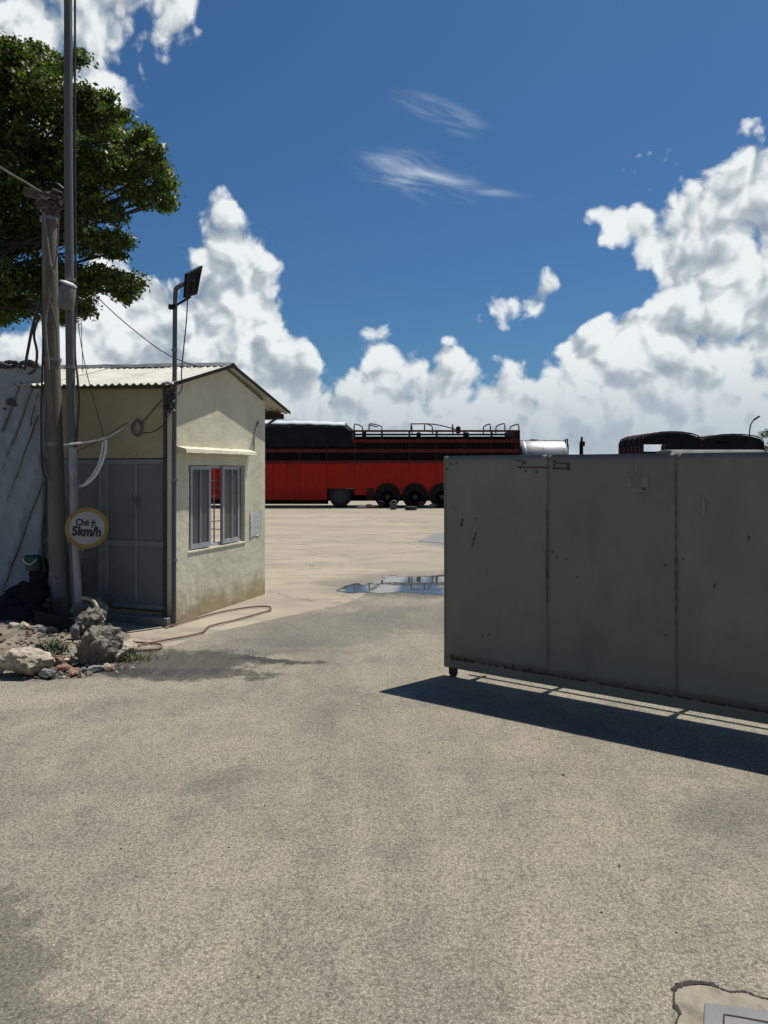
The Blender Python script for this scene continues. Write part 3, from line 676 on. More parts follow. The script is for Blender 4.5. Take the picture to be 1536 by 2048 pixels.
cable([P(150,-40,8.3), P(150,300,8.3), P(151,560,8.3), P(150,700,8.25), P(155,755,8.2), P(158,800,8.2), P(155,850,8.2), P(151,900,8.2)], .013, M_black, 'black cable strapped along the right side of the steel pole')
cable([P(190,590,10.5), P(230,628,10.1), P(280,670,9.7), P(330,706,9.4), P(385,730,9.2), P(440,742,9.2)], .007, M_black, 'thin wire sagging from the tree to the booth ridge')
cable([P(-120,250,8.0), P(0,334,8.2), P(50,364,8.3), P(95,392,8.4)], .012, M_rockd, 'grey overhead cable coming in from the left to the concrete pole')
cable([P(88,425,Yc-.1), P(100,520,Yc-.13), P(108,560,Yc-.14), P(92,640,Yc-.12), P(98,740,Yc-.13)], .012, M_rockd, 'grey cable twisting down the front of the concrete pole')
cable([P(118,430,Yc-.1), P(112,520,Yc-.12), P(98,585,Yc-.13), P(112,650,Yc-.12), P(116,740,Yc-.12)], .009, M_conc, 'pale cable crossing down the upper concrete pole')
cable([P(80,600,8.3), P(66,650,8.3), P(56,700,8.3), P(49,740,8.35)], .017, M_black, 'thick black cable bowing down to the left wall top')
cable([P(75,640,8.3), P(68,670,8.3), P(74,705,8.3), P(70,738,8.3), P(58,748,8.35)], .015, M_black, 'black cable looping beside the thick one over the left wall')
cable([P(84,600,8.4), P(86,680,8.35), P(84,760,8.3), P(82,830,8.28), P(84,930,8.28), P(92,962,8.28)], .012, M_black, 'black cable running down the left side of the concrete pole')
cable([P(91,808,8.32), P(88,860,8.3), P(88,920,8.3), P(94,952,8.3)], .010, M_steel, 'grey cable close against the left side of the concrete pole')
cable([P(93,960,8.35), P(88,1030,8.35), P(84,1080,8.35), P(92,1180,8.4)], .011, M_black, 'black cable reaching down to the rubbish behind the concrete pole')

# ---------------------------------------------------------------- pale wall at the far left
wl = empty('side_wall', P(86,1235,8.75), R(-4), 'pale blue-grey rough wall with slanting ridges left of the poles', 'wall')
bw0 = wl.location.copy()
mb = MB(); nx, nz = 90, 70; Lw, Hw = 4.2, 3.05
for j in range(nz+1):
    z_ = Hw*j/nz
    for i in range(nx+1):
        x = -Lw*i/nx + (.0 if z_ > 1.2 else -.10*(1.2-z_))
        # slanted folds
        q = x - .30*z_ ; h = 0
        for c_, w_, a_ in ((-.62,.022,.030),(-.88,.018,.022),(-.40,.02,.014),(-1.05,.03,.03),(-1.5,.03,.03),(-2.1,.04,.03)):
            h += a_*math.exp(-((q-c_)/w_)**2)
        h += .02*mnoise.noise(Vector((x*2, z_*1.5, 3)))+.006*mnoise.noise(Vector((x*14, z_*12, 1)))
        mb.v.append((x, -h, z_+(.03*mnoise.noise(Vector((x*5, 0, 5))) if j == nz else 0)))
for j in range(nz):
    for i in range(nx): a = j*(nx+1)+i; mb.f.append((a, a+nx+1, a+nx+2, a+1))
o = mb.build('wall_face', M_sidewall, wl, smooth=True, fix=False); sd = o.modifiers.new('t', 'SOLIDIFY'); sd.thickness = .10; sd.offset = -1 
M_strip = mat('dark_wall_strip', (.15,.172,.182), (.12,.138,.147), 12, .9, 0, .8, 40)
WM = (Matrix.Translation(bw0) @ Matrix.Rotation(R(-4),4,'Z')).inverted()
for u0, v0_, u1, v1_, w_ in ((37,764,-4,862,.022),(61,775,-6,950,.026),(74,830,8,1000,.012),(82,965,-4,1185,.030),(30,860,-10,940,.010),(80,760,55,850,.008)):  # slanting dark strips; the broad lowest one is a painted shadow band
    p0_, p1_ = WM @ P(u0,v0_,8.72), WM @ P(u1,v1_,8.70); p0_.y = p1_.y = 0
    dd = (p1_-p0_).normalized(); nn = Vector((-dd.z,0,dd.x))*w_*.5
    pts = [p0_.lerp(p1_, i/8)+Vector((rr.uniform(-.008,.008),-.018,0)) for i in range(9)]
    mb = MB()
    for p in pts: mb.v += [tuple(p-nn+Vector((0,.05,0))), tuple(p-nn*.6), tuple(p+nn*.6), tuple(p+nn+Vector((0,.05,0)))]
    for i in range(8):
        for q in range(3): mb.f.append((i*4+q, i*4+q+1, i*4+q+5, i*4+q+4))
    mb.build('dark_strip', M_strip, wl)
rr = random.Random(31)
k = MB()
for i in range(26):
    x = -rr.uniform(0, 2.2); k.tube(cr([(x,-.02,Hw-.03),(x-rr.uniform(.05,.2),-.05+rr.uniform(0,.1),Hw+rr.uniform(.0,.05)),(x-rr.uniform(.2,.4),.03,Hw-.02)],5), rr.uniform(.012,.028), 6)
k.build('wall_top_cables', M_black, wl, smooth=True)
for (x_, z_, s_) in ((-.40,2.60,.06),(-.47,2.52,.02),(-.33,2.56,.025)):
    rock_mesh('wall_hole_patch', (s_*1.1,.012,s_*.8), int(abs(x_)*100), M_black, 2, parent=wl, loc=(x_,-.025,z_))

# ---------------------------------------------------------------- rubbish and rubble at the pole foot
def bag(u, v, Y, s, seed, label):
    o = rock_mesh('rubbish_bag', s, seed, M_tarp, 4, .55, fs=2.4); o.location = P(u, v, Y); tag(o, label, 'bag', 'black rubbish heap')
    for p in o.data.polygons: p.use_smooth = True
bag(60,1190,8.3,(.26,.2,.20),1,'black bag slumped against the side wall nearest the concrete pole')
bag(5,1215,8.2,(.30,.22,.20),2,'black bag at the left edge of the picture beneath the side wall')
bag(40,1232,7.9,(.32,.18,.13),3,'low black heap in front of the other bags')
bag(78,1150,8.45,(.13,.12,.22),4,'tall dark bundle beside the teal bucket')
bk = empty('bucket', P(66,1140,8.35), 0, 'small dark teal bucket with pale handle on the black heap', 'bucket')
M_teal = mat('dark_teal_plastic', (.03,.075,.075), (.02,.05,.05), 8, .5)
MB().lathe([(.075,-.0),(.10,.16),(.105,.165),(.09,.15),(.07,.01)], (0,0,0), (0,0,1), 20).build('body', M_teal, bk, smooth=True)
MB().tube(cr([(-.1,0,.16),(-.06,-.1,.12),(.02,-.125,.08),(.08,-.08,.13)], 6), .007, 6).build('handle', M_white, bk)
dbd = MB(); a, b_ = P(70,1226,7.45), P(152,1244,7.25)
dbd.sweep([(0,0),(.02,.01),(.03,-.19),(0,-.2)], lambda p: a+Vector((0,-p[0],p[1]+.02)), lambda p: b_+Vector((0,-p[0],p[1]+.02)))
tag(dbd.build('dark_board', M_dark, bevel=.004), 'dark board leaning on edge before the concrete pole foot', 'board')

def rk(name, u, v, zc, size, seed, m_, label, cat, group='broken rubble at the pole foot', rough=.35, rot=None, sub=4):
    g_ = G(u, v); z_ = max(0, hm(g_.x, g_.y))
    r_ = random.Random(seed)
    o = rock_mesh(name, size, seed, m_, sub, rough, loc=(g_.x, g_.y, z_+zc), rot=rot or (0, 0, r_.uniform(0, 6.28)))
    return tag(o, label, cat, group)
rk('boulder', 50,1352,.10,(.22,.17,.13),41,M_rockp,'largest pale sunlit boulder at the front left of the rubble','rock',rot=(0,.15,.2))
rk('boulder', -25,1345,.06,(.20,.17,.10),42,M_rockp,'pale boulder cut by the left picture edge','rock',rot=(0,.1,.6))
rk('concrete_chunk', 200,1326,.16,(.21,.17,.23),43,M_rockc,'big upright chunk of rough aggregate concrete beside the doors','rubble',rough=.9,rot=(.2,.25,.3))
rk('concrete_chunk', 180,1292,.16,(.16,.14,.15),44,M_rockc,'dull concrete lump behind the big aggregate chunk','rubble',rough=.9)
rk('concrete_chunk', 168,1264,.18,(.13,.11,.10),144,M_rockc,'small concrete lump nearest the steel pole','rubble',rough=.9)
rk('concrete_chunk', 195,1266,.16,(.11,.10,.13),145,M_rockc,'narrow concrete lump below the bent pipe end','rubble',rough=.9)
rk('concrete_chunk', 160,1325,.05,(.09,.08,.07),146,M_rockd,'dark stone wedged left of the big aggregate chunk','rubble',rough=.8)
rk('concrete_chunk', 228,1300,.08,(.08,.08,.09),147,M_rockc,'aggregate lump behind the yellowish chunk','rubble',rough=.9)
rk('concrete_chunk', 246,1320,.07,(.13,.11,.16),45,M_rockp,'yellowish concrete chunk at the right end of the rubble','rubble',rot=(0,.1,1))
rk('concrete_chunk', 215,1303,.12,(.12,.10,.11),46,M_rockc,'rounded aggregate lump between the big and the yellowish chunk','rubble',rough=.9)
rk('stone', 48,1282,.03,(.09,.06,.05),47,M_rockp,'small white stone behind the largest boulder','rock')
rk('stone', 28,1276,.03,(.07,.05,.04),48,M_rockp,'small pale stone left of the white one behind the boulder','rock')
rk('flat_stone', 85,1290,.02,(.17,.08,.03),49,M_rockd,'flat grey slab lying behind the largest boulder','rock',rot=(0,.12,-.2))
rk('brick_piece', 128,1344,.035,(.075,.05,.045),50,M_brick,'pinkish broken brick in front of the rubble','brick')
rk('brick_piece', 148,1352,.03,(.07,.045,.035),51,M_brick,'low broken brick nearest the road','brick')
rk('brick_piece', 118,1330,.04,(.06,.055,.05),52,M_brick,'reddish brick lump right of the largest boulder','brick')
rk('brick_piece', 170,1238,.20,(.09,.05,.03),53,M_brick,'brick fragment on top of the rubble by the steel pole','brick')
rk('stone', 95,1356,.04,(.11,.06,.05),54,M_rockd,'grey stone at the foot of the largest boulder','rock')
rk('stone', 190,1345,.03,(.08,.05,.03),55,M_rockd,'flat grey stone before the big aggregate chunk','rock')
rk('stone', 212,1341,.03,(.06,.05,.03),56,M_rockp,'little pale stone right of the flat grey one','rock')
rk('stone', 150,1300,.06,(.05,.04,.09),57,M_rockd,'thin upright grey stone left of the aggregate lumps','rock')
# curved pale offcut of pipe
pe = cable([P(164,1196,7.6), P(178,1198,7.5), P(190,1206,7.45), P(196,1222,7.4), P(197,1245,7.4)], .018, M_rockp, 'pale bent pipe end arching over the rubble', 'bent_pipe', 'pipe')
cable([P(90,1252,7.6), P(130,1240,7.55), P(165,1232,7.5), P(190,1222,7.5)], .012, M_brick, 'thin brownish stick lying across the rubble top', 'stick', 'stick')
# loose chips: one mass
def chips(name, n, area, smin, smax, mats, seed):
    r_ = random.Random(seed); bm = bmesh.new()
    for i in range(n):
        x, y = area(r_); s_ = r_.uniform(smin, smax)*(1 if r_.random() < .85 else 1.7)
        z_ = max(.004, hm(x, y) if -7 < x < -2.2 and 6 < y < 8.5 else .004)
        mt_ = Matrix.Translation((x, y, z_+s_*.25)) @ Matrix.Rotation(r_.uniform(0,6.28),4,(r_.gauss(0,1),r_.gauss(0,1),r_.gauss(0,1)+.01)) @ Matrix.Diagonal((s_,s_*r_.uniform(.5,.9),s_*r_.uniform(.3,.7),1))
        res = bmesh.ops.create_icosphere(bm, subdivisions=1, radius=1, matrix=mt_)
        mi = r_.randrange(len(mats))
        for v in res['verts']:
            v.co += Vector((r_.gauss(0,.18), r_.gauss(0,.18), r_.gauss(0,.12)))*s_
            for f in v.link_faces: f.material_index = mi
    me = bpy.data.meshes.new(name); bm.to_mesh(me); bm.free()
    for m_ in mats: me.materials.append(m_)
    o = bpy.data.objects.new(name, me); C.objects.link(o); return o
def a1(r_):
    g_ = G(min(268, r_.gauss(125,62)), min(1358, r_.gauss(1312,22))); return g_.x, g_.y
tag(chips('rubble_chips', 560, a1, .008, .030, [M_rockp,M_rockd,M_rockc,M_brick,M_soil], 61), 'small chips and gravel strewn round the rubble heap', 'gravel', kind='stuff')
def a2(r_):
    y = 2.3+abs(r_.gauss(0,1))*3.2; return r_.uniform(-.55,.55)*y, y
tag(chips('road_pebbles', 130, a2, .002, .006, [M_rockd,M_rockp,M_black], 62), 'tiny pebbles scattered over the road', 'gravel', kind='stuff')

# grass tufts
def tuft(name, u, v, n, h, seed, label, m_):
    r_ = random.Random(seed); mb = MB(); g_ = G(u, v)
    for i in range(n):
        x, y = g_.x+r_.gauss(0,.07), g_.y+r_.gauss(0,.05); z_ = max(0, hm(x, y)) if -7 < x < -2.2 and 6 < y < 8.5 else 0
        a = r_.uniform(0,6.28); hh = h*r_.uniform(.4,1.1); w_ = .004; bx, by = math.cos(a), math.sin(a)
        p0 = Vector((x,y,z_)); p1 = p0+Vector((bx*hh*.25,by*hh*.25,hh*.6)); p2 = p0+Vector((bx*hh*.7,by*hh*.7,hh*.9)); s_ = Vector((-by,bx,0))*w_
        mb.add([p0-s_,p0+s_,p1+s_*.8,p1-s_*.8,p2], [(0,1,2,3),(3,2,4)])
    return tag(mb.build(name, m_, fix=False), label, 'grass', 'grass tufts in the rubble')
M_grass = mat('dry_green_grass', (.10,.12,.03), (.17,.16,.05), 20, .8)
M_grass2 = mat('green_weed', (.035,.065,.018), (.06,.09,.03), 20, .8)
tuft('grass_tuft', 262,1322,120,.10,71,'dry yellow-green grass tuft at the right end of the rubble',M_grass)
tuft('grass_tuft', 108,1318,139,.10,72,'green weed tuft right of the largest boulder',M_grass2)
tuft('grass_tuft', 195,1262,60,.14,73,'thin weeds on top of the rubble',M_grass)
tuft('grass_tuft', 292,1318,50,.05,74,'low dry grass by the road edge near the hose',M_grass)

# hose on the apron
hp = [(262,1284),(300,1286),(322,1290),(318,1297),(290,1300),(268,1300),(280,1290),(330,1280),(400,1266),(420,1252),(470,1240),(520,1226),(541,1219),(536,1213),(500,1214),(440,1224),(380,1240),(330,1255)]
cable([G(u, v, .02) for u, v in hp], .010, M_hose, 'red-brown garden hose snaking along the booth wall', 'hose', 'hose', seg=8)

# ---------------------------------------------------------------- sliding gate
GL = Vector((.518, 6.16, 0)); ga = math.atan2(-.572, .82)
gate = empty('sliding_gate', GL, ga, 'tall grey-green sheet steel sliding gate standing half open', 'gate')
seams = [0, .918, 1.869, 2.82, 3.77]; ZT = 1.868
def sheet(x0, x1, i):
    mb = MB(); nx, nz = 24, 30; r_ = 60+i
    for j in range(nz+1):
        for k in range(nx+1):
            x = x0+.0004+(x1-x0-.0008)*k/nx; z_ = .162+(ZT-.162)*j/nz
            e = min(1, min(k, nx-k)/4)*min(1, min(j, nz-j)/4)
            mb.v.append((x, -.006-(i % 2)*.0012-.008*e*mnoise.noise(Vector((x*1.6, z_*1.3, r_))), z_))
    for j in range(nz):
        for k in range(nx): a = j*(nx+1)+k; mb.f.append((a, a+1, a+nx+2, a+nx+1))
    o = mb.build('sheet_panel', M_gate if i % 2 == 0 else M_gate2, gate, smooth=True, fix=False)
    sd = o.modifiers.new('t', 'SOLIDIFY'); sd.thickness = .002; sd.offset = -1
for i in range(4): sheet(seams[i], seams[i+1], i)
MB().box((0,-.0035,.078), (3.77,.04,.172)).build('bottom_rail', M_gate, gate, bevel=.004)
MB().box((.0,.002,ZT-.045), (3.77,.04,ZT-.002)).build('top_rail', M_gate, gate, bevel=.003)
for x in seams: MB().box((max(0,x-.02),.004,.174), (max(0,x-.02)+.04,.04,ZT-.047)).build('frame_post', M_gate, gate)
MB().box((-.006,-.006,.085), (-.001,.045,ZT)).build('end_cap', mat('sunlit_gate_edge', (.27,.25,.16), (.17,.17,.14), 14, .6), gate)  # paler yellow puts sunlight on the end edge into its colour
rr = random.Random(81); k = MB(); x = .06
while x < 3.76:
    w_ = rr.uniform(.006,.05); 
    if rr.random() < .80: k.box((x,-.0095,.160-rr.uniform(.003,.008)), (x+w_,.0035,.160+rr.uniform(.002,.010)))
    x += w_+rr.uniform(0,.012)
for i in range(14): 
    x = .06+rr.random()**2*.9; k.box((x,-.0095,.15), (x+rr.uniform(.004,.015),.003,.15+rr.uniform(.01,.05)))
tag(k.build('weld_bead', M_rust, gate), kind='stuff')
k = MB()   # rust runs and dents on the seams and the old latch weld marks
def sc(x, z_, w_, h_, a=0): k.box((-w_/2,-.0016,-h_/2), (w_/2,.0,h_/2), Matrix.Translation((x,-.0135,z_)) @ Matrix.Rotation(a,4,'Y'))
sc(.80,1.77,.26,.009,R(1)); sc(1.04,1.80,.12,.008,R(6)); sc(1.09,1.775,.018,.055); sc(1.03,1.762,.14,.011); sc(.70,1.82,.10,.007,R(8))
for x_, z_ in ((.975,1.815),(.975,1.79),(.975,1.765),(.72,1.80),(.70,1.77),(.12,1.81),(.06,1.80),(.03,1.76),(.74,1.74),(.83,1.735)): sc(x_,z_,.018,.012,rr.uniform(-1,1))
for i in range(16): sc(.918+rr.gauss(0,.002), .75+i*.045, rr.choice((.004,.005,.004,.010)), rr.uniform(.025,.05))
for i in range(14): sc(1.869+rr.gauss(0,.001), .60+i*.085, .0025, rr.uniform(.03,.07))
for x_, z_, h_, a_ in ((.17,1.32,.05,.2),(.165,1.29,.03,-.3),(.29,1.20,.07,.35),(.27,1.13,.03,.3),(.30,1.35,.012,0),(.96,1.12,.02,0),(1.07,1.07,.008,0),(1.00,1.08,.012,0),(1.16,.94,.01,0),(2.12,.96,.025,.1),(1.92,1.13,.012,0),(1.80,1.08,.018,0),(.36,.39,.012,0),(.42,.41,.01,0),(1.80,.58,.012,0),(2.33,1.3,.02,.2),(2.6,.9,.03,.1)): sc(x_,z_,.008,h_*1.2,a_)
tag(k.build('rust_mark', M_rust, gate), kind='stuff')
sc2 = [(.07,1.41,.06,.022),(1.55,1.66,.03,.06),(1.66,1.65,.05,.10),(1.62,1.61,.10,.03),(1.60,1.78,.008,.07),(2.05,1.50,.02,.12)]
M_touch = mat('lighter_touch_up', (.185,.182,.15), (.155,.155,.125), 18, .6)
for x_, z_, w_, h_ in sc2: MB().box((x_-w_/2,-.0142,z_-h_/2), (x_+w_/2,-.0134,z_+h_/2)).build('touch_up_paint', M_touch, gate)
# lower wheels
for x in (.07, 3.6):
    w_ = MB(); w_.lathe([(.036,-.015),(.04,-.01),(.04,.01),(.036,.015)], (x,.02,.041), (0,1,0), 20); wo_ = w_.build('wheel', M_black, gate, smooth=True)
    if x > .1: continue
    f_ = MB(); f_.box((x-.03,-.006,.03), (x+.03,-.001,.085)); f_.box((x-.03,.041,.03), (x+.03,.046,.085)); f_.build('wheel_fork', M_rust, wo_)
# unseen rear frame, added to cast the line and stub shadows under the gate
rf_ = MB(); D2 = .28
for x in (.32, .95, 1.90, 2.84, 3.7):
    rf_.box((x-.016,D2-.016,.02 if x > .5 else .30), (x+.016,D2+.016,1.55))
rf_.box((.20,D2-.014,.386), (3.75,D2+.014,.414)); rf_.box((.20,D2-.014,1.55), (3.75,D2+.014,1.58))
for x in (.32, .95, 1.90, 2.84, 3.7):
    rf_.box((x-.014,.042,.45), (x+.014,D2-.017,.48)); rf_.box((x-.014,.042,1.48), (x+.014,D2-.017,1.51))
rf_.build('rear_shadow_frame', M_gate, gate)

# ---------------------------------------------------------------- long red cargo trailer across the yard
YT = 33.8; K = YT/F
tx = lambda u: (u-U0)*K
tz = lambda v: H+(V0-v)*K
tr_ = empty('cargo_trailer', (tx(680), YT, 0), 0, 'long red stake-sided cargo trailer with open roof hoops behind the booth', 'trailer')
ox = tx(680); X = lambda u: tx(u)-ox
DEP = 2.45
us = [380+i*(1038-380)/12 for i in range(13)]
for i in range(12):
    zl = tz(1000) if us[i+1] < 745 else tz(990)
    if us[i] < 655+25 < us[i+1]+20: zl = tz(977)
    mb = MB(); mb.box((X(us[i])+.004,0,zl), (X(us[i+1])-.004,.05,tz(927)))
    pn = mb.build('side_panel', M_red, tr_, bevel=.01)
    k = MB()
    for q in (.25,.5,.75):
        xx = X(us[i])+(X(us[i+1])-X(us[i]))*q; k.box((xx-.02,-.010,zl+.06), (xx+.02,-.002,tz(927)-.05))
    tag(k.build('pressed_rib', M_red, pn), kind='stuff')
mb = MB(); mb.box((X(380),0.06,tz(990)), (X(1038),DEP,tz(978))); mb.build('deck', M_dark, tr_)
MB().box((X(380),DEP-.05,tz(978)), (X(1038),DEP,tz(868))).build('far_side', M_dark, tr_)
MB().box((X(380),.06,tz(978)), (X(380)+.06,DEP-.06,tz(850))).build('headboard', M_dark, tr_)
# slatted upper side: posts as parts, bars joined
for i, u in enumerate(us):
    MB().box((X(u)-.045,-.03,tz(927)), (X(u)+.045,.06,tz(863 if u > 690 else 880))).build('stake_post', M_dark, tr_)
for v0, v1 in ((905,898),(885,879),(927,921)):
    MB().box((X(380 if v0 != 885 else 704),-.045,tz(v0)), (X(1038),-.005,tz(v1))).build('side_rail', M_rail2, tr_)
MB().box((X(700),-.02,tz(864)), (X(1040),.03,tz(860))).build('side_rail', M_rail2, tr_)
MB().box((X(700),DEP-.03,tz(866)), (X(1040),DEP+.02,tz(862))).build('far_rail', M_rail, tr_)
k = MB(); u = 384
while u < 1036: k.box((X(u)-.02,0,tz(926)), (X(u)+.02,.03,tz(880))); u += 6.2
tag(k.build('side_slats', M_dark, tr_), kind='stuff')
k = MB(); 
for u0, u1, v0, v1 in ((380,1036,898,886),): k.box((X(u0),.35,tz(921)), (X(u1),.40,tz(878)))
k.build('inner_board', M_dark, tr_)
MB().box((X(1026),.0,tz(975)), (X(1038),DEP-.055,tz(860))).build('tailgate', M_rail, tr_)
# roof hoops (bent tubes)
def hoop(u0, u1, vt, vb=863, y0=0.02, name='roof_hoop'):
    dx = X(u1)-X(u0)
    pr = [(0,vb),(.01,vt+5),(.05,vt+1.2),(.14,vt),(.5,vt-.6),(.86,vt),(.95,vt+1.2),(.99,vt+5),(1,vb)]
    MB().tube([(X(u0)+dx*f_, y0+DEP*f_, tz(v_)) for f_, v_ in pr], .03, 6).build(name, M_rail, tr_, smooth=True)
for u0, u1 in ((708,722),(738,764),(822,828),(849,872),(905,916),(981,981),(1010,1008),(1038,1038)): hoop(u0, u1, 847+random.uniform(-1,2))
MB().tube([(X(736),.5,tz(848)),(X(756),.5,tz(853))], .025, 6).build('roof_bar', M_rail, tr_)
MB().tube(cr([(X(822),.6,tz(846)),(X(870),.6,tz(847)),(X(918),.6,tz(858))],5), .028, 6).build('roof_bar', M_rail, tr_)
for u, v_ in ((728,866),(918,856),(935,868),(838,868)): MB().box((X(u)-.10,.2,tz(v_+10)), (X(u)+.10,.5,tz(v_-4))).build('folded_cover', M_tarp, tr_, bevel=.05)
# black cover over the front section with pale upper sheet
mb = MB(); n = 26; sec = [(-.03,tz(893)),(-.06,tz(866)),(-.02,tz(852)),(.35,tz(845)),(1.2,tz(842)),(2.1,tz(846)),(DEP,tz(856)),(DEP+.03,tz(893))]
for i in range(n+1):
    u = 380+(704-380)*i/n; sag = .05*math.sin(i*1.9)+.03*mnoise.noise(Vector((i*.7,1,1))); drop = max(0,(u-690)/14)*.25+max(0,(u-600)/100)*.06
    for y, z_ in sec: mb.v.append((X(u), y+sag*.4, z_+(sag*.6-drop if z_ > tz(870) else 0)))
for i in range(n):
    for k_ in range(len(sec)-1): a = i*len(sec)+k_; mb.f.append((a, a+1, a+len(sec)+1, a+len(sec)))
e = n*len(sec); mb.f.append(tuple(range(e, e+len(sec)))); mb.f.append(tuple(range(len(sec))))
mb.build('cover', M_tarp, tr_, smooth=True)
mb = MB(); sec = [(.05,tz(848.5)),(.4,tz(842.5)),(1.2,tz(839.5)),(2.1,tz(843))]
for i in range(n+1):
    u = 380+(690-380)*i/n; sag = .03*math.sin(i*2.3)
    for y, z_ in sec: mb.v.append((X(u), y, z_+sag*.5-max(0,(u-600)/90)*.07))
for i in range(n):
    for k_ in range(3): a = i*4+k_; mb.f.append((a, a+1, a+5, a+4))
o = mb.build('cover_top_sheet', M_ptarp, tr_, smooth=True, fix=False); sd = o.modifiers.new('t', 'SOLIDIFY'); sd.thickness = .03
# chassis and wheels
MB().box((X(400),.7,tz(1003)), (X(1030),.85,tz(990))).build('chassis_beam', M_dark, tr_)
MB().box((X(400),1.6,tz(1003)), (X(1030),1.75,tz(990))).build('chassis_beam', M_dark, tr_)
def wheel(x, y, r_, par, nm='wheel', yw=.26):
    tw = MB().lathe([(r_*.6,-.0),(r_*.92,0),(r_,.04),(r_,yw-.04),(r_*.92,yw),(r_*.6,yw)], (x,y,r_), (0,1,0), 36).build(nm, M_tyre, par, smooth=True)
    MB().lathe([(r_*.60,-.004),(r_*.56,.0),(r_*.5,.07),(r_*.24,.05),(r_*.22,-.03),(r_*.12,-.04)], (x,y,r_), (0,1,0), 28).build('rim', M_rim, tw, smooth=True)
    k_ = MB()
    for q in range(8): k_.lathe([(.018,-.02),(.018,.06)], (x+math.cos(q*.785)*r_*.36,y,r_+math.sin(q*.785)*r_*.36), (0,1,0), 8)
    tag(k_.build('wheel_nut', M_rim, tw), kind='stuff')
for u in (680, 775, 830, 884, 945, 1000):
    wheel(X(u), .03 if u == 680 else -.03, .49, tr_); wheel(X(u), DEP-.3, .49, tr_)
    if u > 700: MB().lathe([(.60,0),(.60,.03)], (X(u),-.034,.55), (0,1,0), 36).build('wheel_arch', M_dark, tr_)
MB().box((X(385),.45,tz(1009)), (X(655),.55,tz(991))).build('under_shade_box', M_dark, tr_)  # dark box added to blacken the shaded gap under the panels
MB().box((X(580),.12,tz(1003)), (X(640),.5,tz(990))).build('side_box', M_rail, tr_, bevel=.02)
for u in (735,):
    MB().box((X(u)-.02,-.03,tz(1000)), (X(u)+.28,.02,tz(976))).build('mudguard', M_rail, tr_)
# things lying under the trailer
def can(u, v, s, m_, label, name='bucket', cat='bucket'):
    g_ = G(u, v); e_ = empty(name, g_, 0, label, cat, 'odds and ends lying by the trailer wheels')
    MB().lathe([(s*.8,0),(s,s*1.6),(s*1.04,s*1.65),(s*.9,s*1.6),(s*.7,.1)], (0,0,0), (0,0,1), 16).build('body', m_, e_, smooth=True)
    MB().tube([(math.cos(a)*s, 0, s*1.6+math.sin(a)*s*.7) for a in np.linspace(0, math.pi, 12)], .015, 6).build('handle', M_steel, e_)
can(787,1019,.17,M_teal,'dark teal drum lying nearest the three rear wheels')
can(762,1016,.14,M_black,'black bucket left of the teal drum','bucket')
can(842,1016.5,.12,M_black,'small black bucket right of the worn tyre','bucket')
tyre = MB().lathe([(.22,0),(.42,.02),(.46,.08),(.46,.16),(.42,.22),(.22,.24)], (0,0,0), (0,0,1), 24).build('loose_tyre', M_tyre, smooth=True)
tyre.location = G(822,1020); tyre.scale = (.6,.6,.7); tag(tyre, 'worn tyre lying flat in front of the trailer wheels', 'tyre')
rr = random.Random(91)
for i, (u, v_, m_, lb) in enumerate(((722,1017,M_rockd,'grey scrap block right of the single trailer wheel'),(737,1016.5,M_brick,'reddish scrap block beside the grey one under the trailer'),(865,1016,M_rockd,'grey block between the rear trailer wheels'))):
    o = rock_mesh('scrap_block', (.30,.15,.11), 95+i, m_, 3, .3); o.location = G(u, v_)+Vector((0,0,.08)); tag(o, lb, 'scrap', 'odds and ends lying by the trailer wheels')

# ---------------------------------------------------------------- silver tanker beyond the gate
YK = 36.5; kz = lambda v: H+(V0-v)*YK/F; kx = lambda u: (u-U0)*YK/F
tk = empty('tanker_truck', (kx(1092), YK, 0), 0, 'small silver tanker behind the red trailer seen over the gate', 'truck')
r_ = .95; zc = kz(880)-r_; hl = (kx(1137)-kx(1046))/2
MB().lathe([(r_*.55,-hl-.06),(r_*.93,-hl),(r_,-hl+.12),(r_,hl-.12),(r_*.93,hl),(r_*.55,hl+.06)], (0,r_,zc), (1,0,0), 40).build('tank', M_tank, tk, smooth=True)
for x in (-hl+.15, -.05, hl-.2): MB().lathe([(r_+.012,-.04),(r_+.012,.04)], (x,r_,zc), (1,0,0), 40).build('tank_band', M_tank, tk)
k = MB(); k.tube([(hl+.12,r_-.2,.8),(hl+.12,r_-.2,kz(876))], .04, 8); k.tube([(hl+.12,r_+.2,.8),(hl+.12,r_+.2,kz(876))], .04, 8)
for i in range(8): k.tube([(hl+.12,r_-.2,1+i*.28),(hl+.12,r_+.2,1+i*.28)], .025, 6)
k.box((hl+.05,r_-.4,zc-.6), (hl+.14,r_+.4,zc+.75)); k.build('rear_ladder', M_dark, tk)
k = MB(); k.tube([(-hl,r_,zc+r_+.02),(hl,r_,zc+r_+.02)], .035, 8)
k.build('top_rail', M_tank, tk)
MB().lathe([(.25,0),(.25,.1),(.1,.14)], (-.4,r_+.1,zc+r_-.03), (0,0,1), 18).build('hatch', M_tank, tk)
MB().box((-hl-.3,.35,.65), (hl+.15,r_*2-.35,.85)).build('chassis', M_dark, tk)
for x in (-.8,.9): wheel(x, .1, .48, tk); wheel(x, 1.5, .48, tk)
MB().box((-hl-1.9,.1,.6), (-hl-.4,1.8,2.5)).build('cab', M_red, tk, bevel=.12)
MB().box((-hl-.36,.15,zc-.9), (-hl-.15,1.75,zc+.66)).build('bulkhead', M_rail, tk)

